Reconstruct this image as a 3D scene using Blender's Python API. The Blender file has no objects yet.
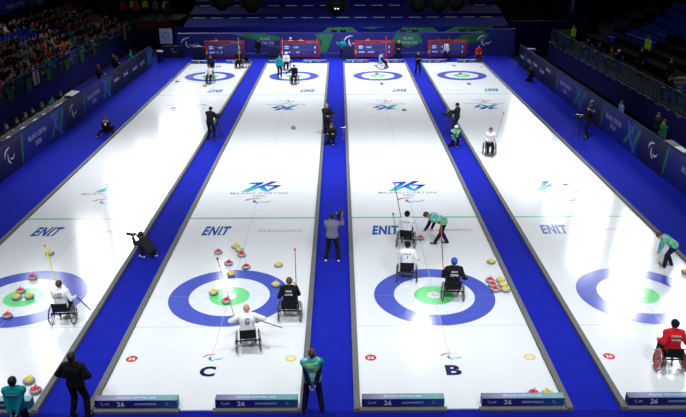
import bpy, bmesh, math, random
from mathutils import Vector as V, Matrix, Euler
random.seed(7)
PI = math.pi
sc = bpy.context.scene
COL = sc.collection
ORD = ['', 'first', 'second', 'third', 'fourth', 'fifth', 'sixth', 'seventh', 'eighth', 'ninth', 'tenth', 'eleventh', 'twelfth',
       'thirteenth', 'fourteenth', 'fifteenth', 'sixteenth', 'seventeenth', 'eighteenth', 'nineteenth', 'twentieth']
TENS = {20: 'twenty', 30: 'thirty', 40: 'forty', 50: 'fifty', 60: 'sixty'}
def ordinal(n):
    if n <= 20: return ORD[n]
    t, u = n // 10 * 10, n % 10
    return TENS[t] + '-' + ORD[u] if u else {30: 'thirtieth', 40: 'fortieth', 50: 'fiftieth', 60: 'sixtieth'}[t]

# ------------------------------------------------------------------ materials
def srgb(c):
    return tuple((x / 255 / 12.92) if x / 255 <= 0.04045 else ((x / 255 + 0.055) / 1.055) ** 2.4 for x in c) + (1,)
MATS = {}
def mat(name, c, rough=0.6, metal=0.0, noise=0.08, scale=12.0, emit=0.0, spec=0.5, alpha=None):
    if name in MATS: return MATS[name]
    m = bpy.data.materials.new(name); m.use_nodes = True
    nt = m.node_tree; b = nt.nodes['Principled BSDF']
    col = srgb(c)
    if noise:
        tc = nt.nodes.new('ShaderNodeTexCoord'); nz = nt.nodes.new('ShaderNodeTexNoise')
        nz.inputs['Scale'].default_value = scale; nz.inputs['Detail'].default_value = 3
        nt.links.new(tc.outputs['Object'], nz.inputs['Vector'])
        rp = nt.nodes.new('ShaderNodeValToRGB')
        rp.color_ramp.elements[0].position = 0.3; rp.color_ramp.elements[1].position = 0.7
        rp.color_ramp.elements[0].color = tuple(x * (1 - noise) for x in col[:3]) + (1,)
        rp.color_ramp.elements[1].color = tuple(min(1, x * (1 + noise)) for x in col[:3]) + (1,)
        nt.links.new(nz.outputs['Fac'], rp.inputs['Fac'])
        nt.links.new(rp.outputs['Color'], b.inputs['Base Color'])
        if emit: nt.links.new(rp.outputs['Color'], b.inputs['Emission Color'])
    else:
        b.inputs['Base Color'].default_value = col
        if emit: b.inputs['Emission Color'].default_value = col
    b.inputs['Roughness'].default_value = rough; b.inputs['Metallic'].default_value = metal
    b.inputs['Specular IOR Level'].default_value = spec
    if emit: b.inputs['Emission Strength'].default_value = emit
    if alpha is not None: b.inputs['Alpha'].default_value = alpha
    MATS[name] = m
    return m
def ramp_mat(name, axis_expr, stops, rough=0.5, noise_scale=None, emit=0.0, spec=0.5):
    """colour ramp along an object-space direction (a printed pattern), or over noise"""
    m = bpy.data.materials.new(name); m.use_nodes = True
    nt = m.node_tree; b = nt.nodes['Principled BSDF']
    tc = nt.nodes.new('ShaderNodeTexCoord')
    rp = nt.nodes.new('ShaderNodeValToRGB')
    while len(rp.color_ramp.elements) > 1: rp.color_ramp.elements.remove(rp.color_ramp.elements[0])
    rp.color_ramp.elements[0].position = stops[0][0]; rp.color_ramp.elements[0].color = srgb(stops[0][1])
    for p, c in stops[1:]:
        e = rp.color_ramp.elements.new(p); e.color = srgb(c)
    if noise_scale:
        nz = nt.nodes.new('ShaderNodeTexNoise'); nz.inputs['Scale'].default_value = noise_scale
        nz.inputs['Detail'].default_value = 2
        nt.links.new(tc.outputs['Object'], nz.inputs['Vector'])
        nt.links.new(nz.outputs['Fac'], rp.inputs['Fac'])
    else:
        d = nt.nodes.new('ShaderNodeVectorMath'); d.operation = 'DOT_PRODUCT'
        d.inputs[1].default_value = axis_expr[:3]
        a = nt.nodes.new('ShaderNodeMath'); a.operation = 'ADD'; a.inputs[1].default_value = axis_expr[3]
        nt.links.new(tc.outputs['Object'], d.inputs[0]); nt.links.new(d.outputs['Value'], a.inputs[0])
        nt.links.new(a.outputs[0], rp.inputs['Fac'])
    nt.links.new(rp.outputs['Color'], b.inputs['Base Color'])
    b.inputs['Roughness'].default_value = rough
    b.inputs['Specular IOR Level'].default_value = spec
    MATS[name] = m
    return m

def ice_mat():
    m = bpy.data.materials.new('ice'); m.use_nodes = True
    nt = m.node_tree; b = nt.nodes['Principled BSDF']
    tc = nt.nodes.new('ShaderNodeTexCoord')
    n1 = nt.nodes.new('ShaderNodeTexNoise'); n1.inputs['Scale'].default_value = 0.35; n1.inputs['Detail'].default_value = 4
    mp = nt.nodes.new('ShaderNodeMapping'); mp.inputs['Scale'].default_value = (3.0, 0.35, 1)
    nt.links.new(tc.outputs['Object'], mp.inputs['Vector']); nt.links.new(mp.outputs['Vector'], n1.inputs['Vector'])
    rp = nt.nodes.new('ShaderNodeValToRGB')
    rp.color_ramp.elements[0].position = 0.3; rp.color_ramp.elements[0].color = (0.80, 0.825, 0.86, 1)
    rp.color_ramp.elements[1].position = 0.7; rp.color_ramp.elements[1].color = (0.84, 0.86, 0.89, 1)
    nt.links.new(n1.outputs['Fac'], rp.inputs['Fac']); nt.links.new(rp.outputs['Color'], b.inputs['Base Color'])
    nz = nt.nodes.new('ShaderNodeTexNoise'); nz.inputs['Scale'].default_value = 70; nz.inputs['Detail'].default_value = 2
    nt.links.new(tc.outputs['Object'], nz.inputs['Vector'])
    bp = nt.nodes.new('ShaderNodeBump'); bp.inputs['Strength'].default_value = 0.02; bp.inputs['Distance'].default_value = 0.002
    nt.links.new(nz.outputs['Fac'], bp.inputs['Height']); nt.links.new(bp.outputs['Normal'], b.inputs['Normal'])
    b.inputs['Roughness'].default_value = ICE_R; b.inputs['IOR'].default_value = 1.33
    MATS['ice'] = m
    return m
ICE_R = 0.13
ICE = ice_mat()
def paint(name, c):       # paint frozen under the ice: same glossy surface
    return mat(name, c, rough=ICE_R, noise=0.05, scale=3)

RING_BLUE = paint('ring_blue', (82, 96, 198)); RING_GREEN = paint('ring_green', (118, 226, 142)); RING_WHITE = paint('ring_white', (234, 239, 248))
LINE_GREEN = paint('hog_green', (132, 205, 168)); LINE_GREY = paint('line_grey', (176, 184, 204)); LETTER = paint('letter_navy', (36, 38, 92))
INK_BLUE = paint('ink_blue', (44, 96, 176)); INK_RED = paint('ink_red', (212, 92, 104)); PALE_RED = paint('pale_red', (226, 160, 170))
INK_GREY = paint('ink_grey', (140, 146, 162)); INK_GREEN = paint('ink_green', (76, 176, 130)); INK_CYAN = paint('ink_cyan', (52, 130, 196))
DISC_YEL = paint('disc_yellow', (232, 206, 110)); DISC_PALE = paint('disc_pale', (242, 232, 196)); DISC_RED = paint('disc_red', (206, 66, 76))
LOGO26 = ramp_mat('logo_gradient', (0.28, 0.55, 0, 0.50), [(0.0, (92, 210, 170)), (0.22, (84, 190, 210)), (0.5, (48, 120, 200)), (0.72, (56, 84, 176)), (0.9, (66, 58, 128))], rough=ICE_R)

CARPET = mat('blue_carpet', (23, 34, 164), rough=0.95, noise=0.06, scale=2.0, spec=0.1)
CARPET_D = mat('blue_carpet_apron', (17, 24, 146), rough=0.95, noise=0.06, scale=2.0, spec=0.1)
DARKFLOOR = mat('dark_floor', (10, 10, 16), rough=0.9, spec=0.1)
MATTE = mat('matte_black', (8, 8, 9), rough=1.0, noise=0, spec=0.0)
FOAM = mat('grey_board_foam', (104, 104, 104), rough=0.8, noise=0.1, scale=6)
WHITE = mat('white_print', (225, 228, 240), rough=0.6, noise=0)
DIMWHITE = mat('dim_white_print', (190, 195, 225), rough=0.6, noise=0)
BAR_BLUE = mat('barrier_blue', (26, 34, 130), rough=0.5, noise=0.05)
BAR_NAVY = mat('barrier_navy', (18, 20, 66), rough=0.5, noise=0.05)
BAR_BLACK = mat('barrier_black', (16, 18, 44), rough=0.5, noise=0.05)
BAR_CAP = mat('barrier_cap', (40, 44, 84), rough=.9, spec=.05)
RIB_G = mat('ribbon_green', (40, 130, 80), rough=0.5); RIB_B = mat('ribbon_blue', (70, 110, 210), rough=0.5)
RIB_T = mat('ribbon_teal', (50, 150, 160), rough=0.5)
SKIRT = mat('skirt_blue', (20, 26, 116), rough=0.7, noise=0.08, scale=1)
TARP = mat('tarp_navy', (24, 30, 118), rough=.95, noise=.1, scale=.6, spec=.05)
TARP2 = mat('tarp_deep_navy', (16, 19, 84), rough=.95, noise=.1, scale=.6, spec=.05)
CONC = mat('stand_concrete', (30, 33, 37), rough=0.95, spec=.05, noise=0.2, scale=1.5)
RAILB = mat('rail_blue', (34, 76, 150), rough=.8, spec=.1)
RAILG = mat('rail_grey', (70, 76, 86), rough=.8, spec=.1)
GLASS = mat('tinted_glass', (90, 130, 160), rough=0.15, noise=0, alpha=0.18)
SEATB = mat('seat_blue', (20, 70, 190), rough=0.5)
BROWN = mat('brown_wall', (66, 40, 24), rough=0.8, noise=0.25, scale=0.5)
REDW = mat('dark_red_wall', (96, 24, 16), rough=0.8, noise=0.2)
HALL = mat('hall_dark', (14, 13, 18), rough=0.95, noise=0.2, scale=0.3, spec=0.05)
BLACK = mat('black_metal', (14, 14, 16), rough=0.4, metal=0.3)
RUBBER = mat('rubber', (18, 18, 20), rough=0.8)
SILVER = mat('silver', (190, 192, 198), rough=0.25, metal=0.9)
GRANITE = mat('granite', (166, 166, 170), rough=0.4, noise=0.35, scale=90)
STRIKE = mat('striking_band', (100, 100, 104), rough=0.7, noise=0.2, scale=60)
ST_RED = mat('stone_red', (214, 24, 34), rough=0.35); ST_YEL = mat('stone_yellow', (238, 214, 30), rough=0.35)
SKIN = mat('skin', (206, 150, 122), rough=0.55, noise=0.06, scale=30)
SKIN2 = mat('skin_tan', (150, 100, 76), rough=0.55, noise=0.06, scale=30)
BLACKH = mat('hair_black', (20, 17, 16), rough=0.6); BROWNH = mat('hair_brown', (82, 54, 38), rough=0.6)
GREYH = mat('hair_grey', (150, 146, 140), rough=0.6)
EYE = mat('eye', (20, 16, 16), rough=0.2, noise=0)
C = {}
for n, c in dict(black=(20, 20, 24), white=(236, 238, 244), navy=(20, 26, 58), teal=(24, 150, 164), red=(206, 28, 40), grey=(112, 116, 126),
                 darkgrey=(48, 50, 56), hivis=(170, 235, 40), orange=(220, 110, 40), blue=(40, 90, 190), green=(30, 110, 70), brown=(92, 66, 48),
                 beige=(176, 158, 134), lightblue=(120, 170, 220), maroon=(96, 26, 40), pale=(190, 190, 200), charcoal=(34, 36, 42), gold=(180, 150, 70)).items():
    C[n] = mat('cloth_' + n, c, rough=0.85, noise=0.12, scale=20, spec=0.2)
VEST = ramp_mat('official_vest', None, [(0.34, (20, 110, 126)), (0.42, (44, 176, 160)), (0.47, (176, 222, 80)), (0.52, (50, 170, 160)), (0.57, (60, 170, 200)), (0.62, (196, 234, 240)), (0.7, (30, 140, 150))], rough=0.7, noise_scale=3.2)

# ------------------------------------------------------------------ mesh builder
def basis(d):
    d = d.normalized(); a = V((0, 0, 1)) if abs(d.z) < 0.95 else V((1, 0, 0))
    u = a.cross(d).normalized(); return u, d.cross(u).normalized(), d
class MB:
    def __init__(s): s.v = []; s.f = []
    def box(s, c, sz, R=None):
        c = V(c); h = V(sz) / 2; n = len(s.v)
        for x in (-1, 1):
            for y in (-1, 1):
                for z in (-1, 1):
                    p = V((x * h.x, y * h.y, z * h.z))
                    if R: p = R @ p
                    s.v.append(c + p)
        for f in ((0, 1, 3, 2), (4, 6, 7, 5), (0, 4, 5, 1), (2, 3, 7, 6), (0, 2, 6, 4), (1, 5, 7, 3)): s.f.append([n + i for i in f])
        return s
    def cyl(s, a, b, r0, r1=None, n=12, cap=True):
        a = V(a); b = V(b); r1 = r0 if r1 is None else r1
        u, w, d = basis(b - a); k = len(s.v)
        for p, r in ((a, r0), (b, r1)):
            for i in range(n):
                t = 2 * PI * i / n; s.v.append(p + u * (r * math.cos(t)) + w * (r * math.sin(t)))
        for i in range(n):
            j = (i + 1) % n; s.f.append([k + i, k + j, k + n + j, k + n + i])
        if cap: s.f.append([k + i for i in reversed(range(n))]); s.f.append([k + n + i for i in range(n)])
        return s
    def tube(s, pts, r, n=8):
        for a, b in zip(pts, pts[1:]): s.cyl(a, b, r, r, n)
        return s
    def capsule(s, a, b, ra, rb, n=12, m=3):
        a = V(a); b = V(b)
        if (b - a).length < 1e-5: b = a + V((0, 0, 1e-4))
        u, w, d = basis(b - a); k = len(s.v); rings = []
        for i in range(m, 0, -1):
            t = PI / 2 * i / (m + .0) * (m - .5) / m if i == m else PI / 2 * i / m * 0.9
            rings.append((a - d * ra * math.sin(t), ra * math.cos(t)))
        rings.append((a, ra)); rings.append((b, rb))
        for i in range(1, m + 1):
            t = PI / 2 * i / m * 0.95; rings.append((b + d * rb * math.sin(t), rb * math.cos(t)))
        for p, r in rings:
            for i in range(n):
                t = 2 * PI * i / n; s.v.append(p + u * (r * math.cos(t)) + w * (r * math.sin(t)))
        R = len(rings)
        for q in range(R - 1):
            for i in range(n):
                j = (i + 1) % n; s.f.append([k + q * n + i, k + q * n + j, k + (q + 1) * n + j, k + (q + 1) * n + i])
        s.f.append([k + i for i in reversed(range(n))]); s.f.append([k + (R - 1) * n + i for i in range(n)])
        return s
    def ell(s, c, r, R=None, n=14, m=8, zmin=-1.0, zmax=1.0):
        """ellipsoid, optionally only the part between two relative heights"""
        c = V(c); k = len(s.v); t0 = math.asin(zmin); t1 = math.asin(zmax)
        for q in range(m + 1):
            t = t0 + (t1 - t0) * q / m; z = math.sin(t); rr = max(math.cos(t), 0.02)
            for i in range(n):
                a = 2 * PI * i / n; p = V((r[0] * rr * math.cos(a), r[1] * rr * math.sin(a), r[2] * z))
                if R: p = R @ p
                s.v.append(c + p)
        for q in range(m):
            for i in range(n):
                j = (i + 1) % n; s.f.append([k + q * n + i, k + q * n + j, k + (q + 1) * n + j, k + (q + 1) * n + i])
        s.f.append([k + i for i in reversed(range(n))]); s.f.append([k + m * n + i for i in range(n)])
        return s
    def torus(s, c, ax, R, r, n=28, m=6):
        c = V(c); u, w, d = basis(V(ax)); k = len(s.v)
        for i in range(n):
            t = 2 * PI * i / n; o = u * math.cos(t) + w * math.sin(t)
            for j in range(m):
                q = 2 * PI * j / m; s.v.append(c + o * (R + r * math.cos(q)) + d * (r * math.sin(q)))
        for i in range(n):
            for j in range(m):
                i2 = (i + 1) % n; j2 = (j + 1) % m; s.f.append([k + i * m + j, k + i2 * m + j, k + i2 * m + j2, k + i * m + j2])
        return s
    def lathe(s, prof, c=(0, 0, 0), n=28):
        c = V(c); k = len(s.v)
        for r, z in prof:
            for i in range(n):
                t = 2 * PI * i / n; s.v.append(c + V((r * math.cos(t), r * math.sin(t), z)))
        for q in range(len(prof) - 1):
            for i in range(n):
                j = (i + 1) % n; s.f.append([k + q * n + i, k + q * n + j, k + (q + 1) * n + j, k + (q + 1) * n + i])
        s.f.append([k + i for i in reversed(range(n))]); s.f.append([k + (len(prof) - 1) * n + i for i in range(n)])
        return s
    def ring(s, c, r0, r1, n=72):
        c = V(c); k = len(s.v)
        for i in range(n):
            t = 2 * PI * i / n; o = V((math.cos(t), math.sin(t), 0)); s.v.append(c + o * r0); s.v.append(c + o * r1)
        for i in range(n):
            j = (i + 1) % n; s.f.append([k + 2 * i, k + 2 * i + 1, k + 2 * j + 1, k + 2 * j])
        return s
    def disc(s, c, r, n=48):
        c = V(c); k = len(s.v)
        for i in range(n): t = 2 * PI * i / n; s.v.append(c + V((r * math.cos(t), r * math.sin(t), 0)))
        s.f.append([k + i for i in range(n)]); return s
    def poly(s, pts):
        k = len(s.v); s.v += [V(p) for p in pts]; s.f.append(list(range(k, k + len(pts)))); return s
    def prism(s, pts, off):
        k = len(s.v); n = len(pts); off = V(off); s.v += [V(p) for p in pts] + [V(p) + off for p in pts]
        s.f.append([k + i for i in reversed(range(n))]); s.f.append([k + n + i for i in range(n)])
        for i in range(n): j = (i + 1) % n; s.f.append([k + i, k + j, k + n + j, k + n + i])
        return s
    def swoosh(s, pts, w, M):
        """curved stroke through pts (2-D, three points = quadratic) with widths w, placed by matrix M"""
        k = len(s.v); N = 10; P = []
        for i in range(N + 1):
            t = i / N
            if len(pts) == 3: p = V(pts[0] + (0,)) * (1 - t) ** 2 + V(pts[1] + (0,)) * 2 * t * (1 - t) + V(pts[2] + (0,)) * t * t
            else: p = V(pts[0] + (0,)) * (1 - t) + V(pts[1] + (0,)) * t
            P.append((p, w[0] * (1 - t) + w[2] * t if False else (w[0] * (1 - t) ** 2 + w[1] * 2 * t * (1 - t) + w[2] * t * t)))
        for i, (p, ww) in enumerate(P):
            q = P[min(i + 1, N)][0] - P[max(i - 1, 0)][0]; nrm = V((-q.y, q.x, 0)).normalized() * ww / 2
            s.v.append(M @ (p + nrm)); s.v.append(M @ (p - nrm))
        for i in range(N): s.f.append([k + 2 * i, k + 2 * i + 1, k + 2 * i + 3, k + 2 * i + 2])
        return s
    def mesh(s, name, m=None, smooth=False):
        me = bpy.data.meshes.new(name); me.from_pydata([tuple(v) for v in s.v], [], s.f)
        if m: me.materials.append(m)
        bm = bmesh.new(); bm.from_mesh(me)
        if smooth != 'flat2d': bmesh.ops.recalc_face_normals(bm, faces=bm.faces)
        bm.to_mesh(me); bm.free()
        if smooth is True:
            for p in me.polygons: p.use_smooth = True
            try: me.set_sharp_from_angle(angle=math.radians(40))
            except Exception: pass
        return me
    def obj(s, name, m, parent=None, smooth=False, loc=None):
        o = bpy.data.objects.new(name, s.mesh(name, m, smooth)); COL.objects.link(o)
        if parent is not None: o.parent = parent
        if loc is not None: o.location = loc
        return o
def thing(name, label, cat, loc=(0, 0, 0), rz=0, group=None):
    o = bpy.data.objects.new(name, None); COL.objects.link(o); o.empty_display_size = 0.1
    o.location = loc; o.rotation_euler = (0, 0, rz); o['label'] = label; o['category'] = cat
    if group: o['group'] = group
    return o
def tag(o, label, cat, group=None):
    o['label'] = label; o['category'] = cat
    if group: o['group'] = group
    return o
def struct(o): o['kind'] = 'structure'; return o
def copy_tree(o, parent=None):
    c = o.copy(); COL.objects.link(c)
    if parent is not None: c.parent = parent
    for ch in list(o.children): copy_tree(ch, c)
    return c

# text as flat meshes -------------------------------------------------
TC = {}
def text_mesh(s, bold=0.0, shear=0.0):
    key = (s, bold, shear)
    if key in TC: return TC[key]
    cu = bpy.data.curves.new('txt', 'FONT'); cu.body = s; cu.size = 1; cu.align_x = 'CENTER'; cu.align_y = 'CENTER'
    cu.offset = bold; cu.shear = shear; cu.space_character = 1.14; cu.fill_mode = 'FRONT'; cu.resolution_u = 3
    o = bpy.data.objects.new('txt', cu); COL.objects.link(o)
    dg = bpy.context.evaluated_depsgraph_get(); dg.update()
    me = bpy.data.meshes.new_from_object(o.evaluated_get(dg))
    bpy.data.objects.remove(o)
    xs = [v.co.x for v in me.vertices]; ys = [v.co.y for v in me.vertices]
    bb = (min(xs), max(xs), min(ys), max(ys))
    vs = [((v.co.x - (bb[0] + bb[1]) / 2) / (bb[1] - bb[0]), (v.co.y - (bb[2] + bb[3]) / 2) / (bb[3] - bb[2])) for v in me.vertices]
    fs = [list(p.vertices) for p in me.polygons]
    TC[key] = (vs, fs); return TC[key]
def text(name, s, w, h, M, m, parent=None, bold=0.02, shear=0.0):
    """writing fitted into w x h metres, in the plane given by matrix M"""
    vs, fs = text_mesh(s, bold, shear); mb = MB()
    mb.v = [M @ V((x * w, y * h, 0)) for x, y in vs]; mb.f = [list(f) for f in fs]
    return mb.obj(name, m, parent, smooth='flat2d')
def frame(o, x, y):
    """matrix whose x and y columns are the given directions"""
    x = V(x).normalized(); y = V(y).normalized(); z = x.cross(y)
    M = Matrix.Identity(4)
    for i in range(3): M[i][0] = x[i]; M[i][1] = y[i]; M[i][2] = z[i]; M[i][3] = o[i]
    return M
def agitos(name, M, s, mats, parent, one=False):
    """three crescents about 1 wide and 1 high, scaled by s"""
    defs = [[(-.48, -.02), (-.45, .42), (.12, .46)], [(-.12, .16), (-.24, -.36), (.14, -.44)], [(.06, -.14), (.34, -.4), (.52, -.02)]]
    ww = [(.02, .22, .04), (.04, .22, .02), (.03, .2, .02)]
    S = M @ Matrix.Diagonal((s[0], s[1], 1, 1))
    if one:
        mb = MB()
        for d, w in zip(defs, ww): mb.swoosh(d, w, S)
        return mb.obj(name, mats[0], parent, smooth='flat2d')
    for d, w, mm in zip(defs, ww, mats): MB().swoosh(d, w, S).obj(name, mm, parent, smooth='flat2d')

# ------------------------------------------------------------------ hall shell
SP = 6.2187; TEE = 34.747
def shell():
    struct(MB().box((3, 16, -0.15), (70, 110, 0.2)).obj('floor', DARKFLOOR))
    struct(MB().box((-30, 16, 8), (0.4, 110, 18)).obj('wall_left', HALL))
    struct(MB().box((36, 16, 8), (0.4, 110, 18)).obj('wall_right', HALL))
    struct(MB().box((3, 70, 8), (70, 0.4, 18)).obj('wall_far', HALL))
    struct(MB().box((3, -38, 8), (70, 0.4, 18)).obj('wall_near', HALL))
    struct(MB().box((3, 16, 17.2), (70, 110, 0.4)).obj('ceiling', HALL))
shell()
c = MB().box((3.05, 19.1, -0.04), (29.5, 49.6, 0.02)).obj('carpet', CARPET)
tag(c, 'bright blue carpet filling the aisles around the four curling sheets', 'carpet')
c = MB().box((3.05, -8.3, -0.04), (29.5, 5.18, 0.02)).obj('carpet', CARPET_D)
tag(c, 'darker blue carpet strip across the front, before the near ends of the sheets', 'carpet')
c = MB().box((-13.3, 24, -0.045), (3.2, 40, 0.02)).obj('carpet', CARPET_D)
tag(c, 'dark blue carpet strip behind the audience-side advertising barrier', 'carpet')

# ------------------------------------------------------------------ sheets
Z1, Z2, Z3, Z4 = 0.003, 0.004, 0.005, 0.006
def flat(z): return lambda x, y, a=0: Matrix.Translation((x, y, z)) @ Matrix.Rotation(a, 4, 'Z')
F1 = flat(Z3)
def sheet(k, letter, where):
    X = k * SP
    t = thing('curling_sheet', where, 'curling sheet', (X, 0, 0))
    MB().box((0, 17.35, -0.015), (4.82, 46.0, 0.03)).obj('ice_surface', ICE, t)
    for e in (0, 1):
        def P(x, y): return (x, y) if e == 0 else (-x, TEE - y)
        ty = P(0, 0)[1]; a = PI * e
        h = MB().ring((0, ty, Z1), 1.22, 1.829).obj('house_ring', RING_BLUE, t, 'flat2d'); h['label'] = 'blue outer ring'
        h = MB().ring((0, ty, Z1), 0.61, 1.22).obj('house_ring', RING_WHITE, t, 'flat2d'); h['label'] = 'white middle ring'
        h = MB().ring((0, ty, Z1), 0.21, 0.61).obj('house_ring', RING_GREEN, t, 'flat2d'); h['label'] = 'green inner ring'
        MB().disc((0, ty, Z1), 0.21).obj('button', RING_WHITE, t, 'flat2d')
        agitos('button_emblem', F1(0, ty, a), (0.24, 0.2), (DISC_RED, INK_CYAN, INK_GREEN), t)
        x, y = P(0, 6.40); MB().poly([(-2.4, y - .06, Z2), (2.4, y - .06, Z2), (2.4, y + .06, Z2), (-2.4, y + .06, Z2)]).obj('hog_line', LINE_GREEN, t, 'flat2d')
        x, y = P(0, -1.829); MB().poly([(-2.4, y - .008, Z2), (2.4, y - .008, Z2), (2.4, y + .008, Z2), (-2.4, y + .008, Z2)]).obj('back_line', LINE_GREY, t, 'flat2d')
        x, y = P(0, 0); MB().poly([(-2.4, y - .003, Z2), (2.4, y - .003, Z2), (2.4, y + .003, Z2), (-2.4, y + .003, Z2)]).obj('tee_line', LINE_GREY, t, 'flat2d')
        x, y = P(-1.18, 5.14); text('sponsor_name', 'ENIT', 1.02, .86, F1(x, y, a), INK_BLUE, t, bold=0.045, shear=0.25)
        x, y = P(-0.99, 4.78); MB().disc((x, y, Z4), .05, 16).obj('sponsor_dot', INK_RED, t, 'flat2d')
        x, y = P(1.27, 5.12); text('sponsor_name', 'LEONARDO', 1.42, .2, F1(x, y, a), PALE_RED if e == 0 else PALE_RED, t, bold=0.01)
        x, y = P(0.43, 5.12)
        MB().ring((x, y, Z4), .07, .10, 24).obj('sponsor_emblem', PALE_RED, t, 'flat2d')
        # the large games emblem: a 2 and a 6 drawn in one ribbon
        x, y = P(0, 10.05)
        g = MB(); I = Matrix.Identity(4)
        g.poly([(-.62, .32, 0), (-.5, .52, 0), (.08, .58, 0), (-.02, .34, 0)])
        g.poly([(-.22, .40, 0), (.02, .40, 0), (-.42, -.40, 0), (-.80, -.64, 0)])
        g.poly([(-.80, -.66, 0), (-.50, -.66, 0), (.05, -.02, 0), (-.16, -.02, 0), (-.44, -.36, 0)])
        g.poly([(-.16, -.02, 0), (.10, .0, 0), (.66, .66, 0), (.36, .66, 0)])
        g.poly([(-.16, -.02, 0), (.12, .02, 0), (.30, -.42, 0), (.32, -.68, 0), (.12, -.56, 0)])
        g.poly([(.30, -.42, 0), (.32, -.68, 0), (.86, .16, 0), (.60, .12, 0)])
        g.poly([(.86, .16, 0), (.28, .20, 0), (.18, .04, 0), (.66, -.02, 0)])
        go = g.obj('games_emblem', LOGO26, t, 'flat2d', loc=(x, y, Z3)); go.rotation_euler.z = a
        x, y = P(0, 9.2); text('games_name', 'MILANO CORTINA', 2.45, .22, F1(x, y, a), INK_GREY, t, bold=0.01)
        x, y = P(0, 8.87); text('games_year', '2026', .5, .2, F1(x, y, a), INK_GREY, t, bold=0.01)
        x, y = P(0.02, 8.3); agitos('crescent_emblem', F1(x, y, a), (1.05, .62), (DISC_RED, INK_CYAN, INK_GREEN), t)
        x, y = P(0.03, -3.42); agitos('crescent_emblem', F1(x, y, a), (.52, .34), (INK_RED, INK_CYAN, INK_GREEN), t)
        x, y = P(0, -4.06); text('sheet_letter', letter, .40, .46, F1(x, y, a), LETTER, t, bold=0.045)
        x, y = P(-2.07, -3.46)
        MB().disc((x, y, Z2), .15, 32).obj('round_emblem', DISC_RED, t, 'flat2d'); text('emblem_text', '26', .17, .13, F1(x, y, a), RING_WHITE, t, bold=.03)
        x, y = P(2.07, -3.48)
        MB().disc((x, y, Z2), .15, 32).obj('round_emblem', DISC_YEL, t, 'flat2d')
        MB().ring((x, y, Z3), .0, .10, 32).obj('round_emblem', DISC_PALE, t, 'flat2d')
    MB().poly([(-.006, -3.6, Z2), (.006, -3.6, Z2), (.006, TEE + 3.6, Z2), (-.006, TEE + 3.6, Z2)]).obj('centre_line', LINE_GREY, t, 'flat2d')
    return t
sheet(-1, 'D', 'white curling sheet on the audience side, a wheelchair athlete in white near its house')
sheet(0, 'C', 'white curling sheet marked with the large letter C')
sheet(1, 'B', 'white curling sheet marked with the large letter B')
sheet(2, 'A', 'white curling sheet nearest the empty blue seats, red-clad wheelchair athlete at its near end')
SHEETN = {-1: 'D', 0: 'C', 1: 'B', 2: 'A'}
SN = {-1: 'the spectator-side sheet', 0: 'sheet C', 1: 'sheet B', 2: 'the empty-stand sheet'}
for k in (-1, 0, 1, 2):
    for s in (-1, 1):
        b = thing('side_board', 'long low grey foam board along the %s edge of %s' % ('audience-side' if s < 0 else 'empty-seat-side', SN[k]), 'board', (k * SP + s * 2.475, 17.3, 0))
        for i in range(6): MB().box((0, -19.2 + i * 7.68, 0.02), (0.148, 7.66, 0.10)).obj('board_segment', FOAM, b)
    for e in (0, 1):
        for s in (-1, 1):
            y = -5.68 if e == 0 else 40.42
            x = k * SP + s * 1.47
            o = MB().box((x, y, -.005), (2.18, .13, .07)).obj('end_board', FOAM)
            tag(o, 'grey end board, %s half of the %s end of %s' % ('spectator' if s < 0 else 'empty-stand', 'near' if e == 0 else 'far', SN[k]), 'board')

# advertising blocks at the sheet ends
ADF = ramp_mat('block_front', (0.33, 0, 0, 0.5), [(0.1, (20, 24, 110)), (0.5, (24, 30, 130)), (0.75, (30, 80, 150)), (1.0, (40, 120, 150))], rough=0.5)
ADT = ramp_mat('block_top', (0.45, 0, 0, 0.5), [(0.0, (96, 84, 130)), (0.3, (150, 150, 185)), (0.55, (110, 150, 180)), (0.85, (120, 175, 175)), (1.0, (90, 150, 150))], rough=0.5)
ADG = ramp_mat('block_far', (0.5, 0, 0, 0.5), [(0.0, (110, 140, 120)), (0.35, (150, 165, 150)), (0.6, (70, 90, 110)), (1.0, (110, 120, 110))], rough=0.5)
def ad_block(x, y, label, e):
    t = thing('advertising_block', label, 'advertising block', (x, y, 0), PI * e, 'advertising blocks at the sheet ends')
    MB().box((0, 0, 0.118), (1.92, 0.21, 0.226)).obj('block_body', ADF, t)
    MB().box((0, 0, 0.239), (1.92, 0.21, 0.016)).obj('top_panel', ADT, t)
    for s, yy in ((0, -.107), (1, .107)):
        M = lambda px, s=s, yy=yy: frame((px * (1 - 2 * s), yy, .14), (1 - 2 * s, 0, 0), (0, 0, 1))
        agitos('crescent_emblem', M(-.78), (.10, .08), (WHITE,), t, one=True)
        text('small_writing', 'IPC', .09, .05, M(-.67), WHITE, t, bold=.02)
        text('games_emblem', '26', .17, .13, M(-.36), WHITE, t, bold=.03)
        MB().ring((0, 0, 0), .02, .03, 16)
        text('sponsor_name', 'LEONARDO', .50, .055, M(.22), WHITE, t, bold=.02)
        agitos('crescent_emblem', M(.72), (.10, .08), (WHITE,), t, one=True)
    M = frame((0, 0, .249), (1, 0, 0), (0, 1, 0))
    text('top_writing', 'MILANO CORTINA 2026', .9, .08, M, WHITE, t, bold=.02)
    return t
for k in (-1, 0, 1, 2):
    for s in (-1, 1):
        side = 'spectator' if s < 0 else 'empty-stand'
        ad_block(k * SP + s * 1.40, -5.50, 'low blue advertising block, near end of %s, %s half' % (SN[k], side), 0)
        ad_block(k * SP + s * 1.40, 40.2, 'advertising block at the scoreboard end of %s, %s half' % (SN[k], side), 1)

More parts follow.
